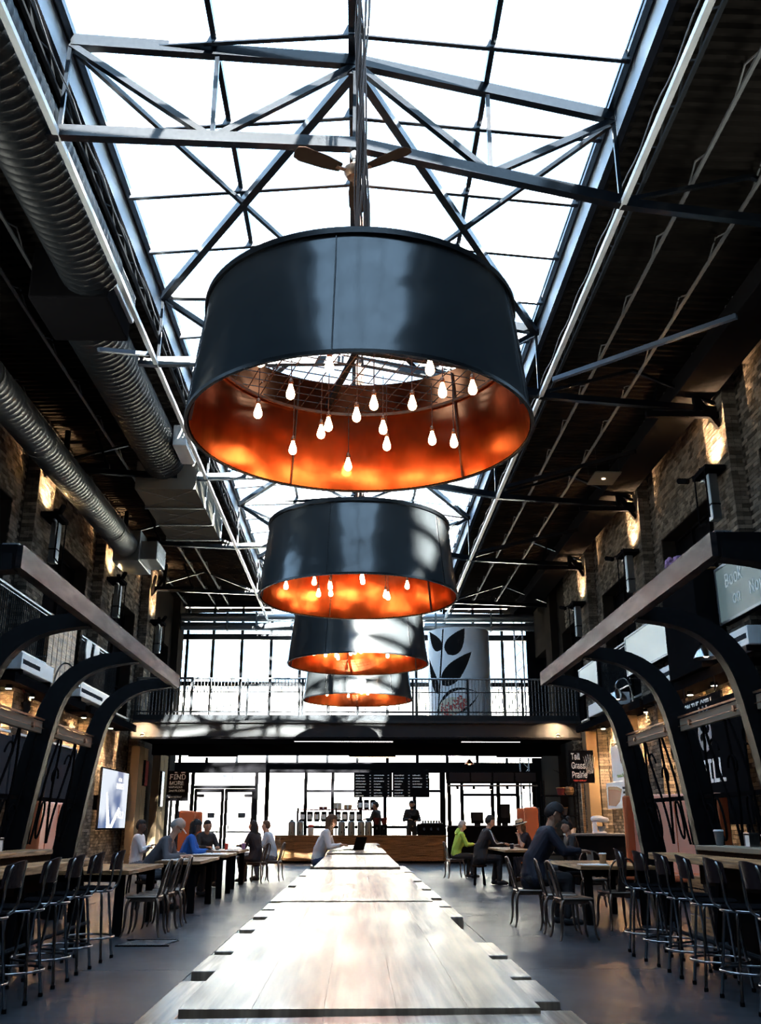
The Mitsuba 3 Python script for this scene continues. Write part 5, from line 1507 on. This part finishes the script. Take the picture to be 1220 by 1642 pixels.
    if hat and hat[0] == 'straw':
        c = lathe([(.19, .050), (.195, .056), (.105, .062), (.095, .15), (.06, .165), (0, .16), (0, .15), (.085, .14), (.095, .05)][::-1], 28)
        h_ = add('hat', xf(c, Q), 'm_' + hat[1], k, smooth=40, M=M)
        add('band', xf(lathe([(.101, .064), (.107, .064), (.105, .09), (.099, .09), (.101, .064)], 28), Q), 'm_cloth_navy', h_, M=M)
    if extra == 'hood':
        add('hood', smooth_mesh([hull([(nck + A([-.10, .07, -.03]), .05), (nck + A([-.10, -.07, -.03]), .05), (nck + A([-.06, 0, .05]), .06)])], .03, 3, .01), 'm_' + top, k, smooth=True, M=M)
    if extra == 'stripe':
        for i in (0, 1):
            n_ = np.array([0, 1.0 if i == 0 else -1.0, .25])
            d = H[i] - El[i]; w = H[i] - d / np.linalg.norm(d) * .09
            pts = [S[i] + n_ * .07 + A([.0, 0, .02]), (S[i] + El[i]) / 2 + n_ * .066, El[i] + n_ * .058, (El[i] + w) / 2 + n_ * .050, w + n_ * .042]
            add('sleeve_stripe', tube(spline(pts, 14), .012, 6), 'm_cloth_white', k, smooth=True, M=M)
    return k


person('dark-skinned man in a white shirt with folded arms at the far left', -4.45, 20.2, -5, lean=.04, head=(-10, 5), hands=((.30, -.10, .86), (.30, .08, .90)), skin='skin_dark', top='cloth_white', legs='cloth_grey', hair='hair_black')
person('man in a pale cap and grey jacket bent over the left table, writing', -3.42, 16.4, 0, lean=.34, head=(0, 42), hands=((.64, .10, .82), (.60, -.16, .82)), skin='skin_pale', top='cloth_grey', legs='cloth_grey', hair='hair_grey', hat=('cap', 'cap_beige'))
person('woman in a bright blue jacket looking down at white sheets', -3.35, 19.3, 5, lean=.16, head=(-10, 30), hands=((.50, .12, .82), (.48, -.14, .82)), skin='skin_dark', top='cloth_blue', legs='cloth_black', hair='hair_black', style='bob')
person('man in a dark jacket facing the hall at the far left table', -3.42, 22.3, -55, lean=.10, head=(-5, 5), hands=((.45, .12, .83), (.45, -.10, .83)), skin='skin_tan', top='cloth_black', legs='cloth_black', hair='hair_black')
person('long-haired woman in black seen from behind on a metal chair', -2.36, 23.62, 150, lean=.10, head=(10, 5), hands=((.42, .14, .83), (.42, -.14, .83)), skin='skin_tan', top='cloth_plum', legs='cloth_black', hair='hair_black', style='long', coat=.05)
person('person in a pale blue shirt on a metal chair near the counter', -2.06, 24.5, 170, lean=.14, head=(0, 5), hands=((.45, .14, .83), (.45, -.14, .83)), skin='skin_pale', top='cloth_pale', legs='cloth_grey', hair='hair_brown')
person('long-haired woman in a white jacket typing on the laptop', -.82, 20.8, -4, s=1.08, lean=.20, head=(0, 22), hands=((.50, .10, .83), (.48, -.10, .83)), skin='skin_tan', top='cloth_white', legs='denim', hair='hair_brown', style='long')
person('barista in black turned to the side behind the counter', .78, 37.0, 150, stand=True, lean=.05, head=(20, 10), hands=((.36, .20, 1.22), (.40, -.05, 1.25)), skin='skin_tan', top='cloth_black', legs='cloth_black', hair='hair_black', s=1.12, z=.12)
person('bearded barista in black holding a dark tablet behind the counter', 2.05, 36.9, -80, stand=True, lean=.04, head=(-10, 8), hands=((.30, .10, 1.16), (.30, -.12, 1.20)), skin='skin_tan', top='cloth_black', legs='cloth_black', hair='hair_black', beard=True, s=1.14, z=.12)
person('person in a lime green hoodie seated with back to the aisle', 2.55, 25.55, 10, lean=.14, head=(0, 20), hands=((.48, .12, .82), (.48, -.12, .82)), skin='skin_pale', top='cloth_lime', legs='cloth_black', hair='hair_grey', extra='hood')
person('man in a black jacket with white sleeve stripes at the far right table', 2.78, 22.6, 8, lean=.20, head=(0, 25), hands=((.56, .08, .82), (.56, -.10, .82)), skin='skin_pale', top='cloth_black', legs='cloth_black', hair='hair_black', extra='stripe', coat=.06, s=1.08)
person('person in a straw hat and blue shirt resting a hand on the chin', 4.25, 24.0, 190, lean=.20, head=(0, 15), hands=((.34, .02, 1.05), (.42, -.16, .82)), skin='skin_pale', top='cloth_navy', legs='denim', hair='hair_brown', hat=('straw', 'straw'), sleeve=False, style='bob')
person('dark-haired person with a top bun sitting beyond the big man', 4.05, 18.3, 185, lean=.10, head=(0, 10), hands=((.40, .12, .82), (.40, -.12, .82)), skin='skin_tan', top='cloth_black', legs='cloth_black', hair='hair_black', style='bun')
person('big man in a dark cap and navy coat leaning over the right table', 2.40, 13.75, 4, lean=.24, head=(0, 32), hands=((.66, .10, .84), (.62, -.18, .84)), skin='skin_tan', top='cloth_navy', legs='cloth_black', hair='hair_black', hat=('cap', 'cloth_black'), coat=.04, s=1.14)
k = thing('tablet', 'dark tablet held by the bearded barista', 'tablet')
tq = pose(2.14, 36.52, 1.53, -80) @ trimesh.transformations.rotation_matrix(math.radians(-50), (0, 1, 0))
add('case', rbox(-.10, .10, -.14, .14, -.008, .008, .006), 'm_board', k, M=tq); add('glass', box(-.09, .09, -.13, .13, .008, .010), 'm_slate', k, M=tq)
for lab, x, y, r in (('dark stool under the man in the pale cap', -3.42, 16.4, 0), ('dark stool under the woman in the blue jacket', -3.35, 19.3, 0), ('dark stool under the man in the dark jacket', -3.42, 22.3, 0), ('dark stool under the man in the white shirt', -4.45, 20.2, 0),
                     ('dark stool under the man with striped sleeves', 2.78, 22.6, 0), ('dark stool under the person in the straw hat', 4.25, 24.0, 0), ('dark stool under the person with the bun', 4.05, 18.3, 0), ('small dark stool under the laptop woman', -.80, 20.8, 0)):
    k = thing('stool', lab, 'stool')
    add('seat', mv(lathe([(0, .39), (.17, .39), (.18, .41), (.17, .43), (0, .43)], 18), x, y), 'm_wood_dark', k, smooth=40)
    for a in (45, 135, 225, 315):
        c, s_ = math.cos(math.radians(a)), math.sin(math.radians(a))
        add('leg', bar((x + .11 * c, y + .11 * s_, .39), (x + .16 * c, y + .16 * s_, 0), .03), 'm_black', k)
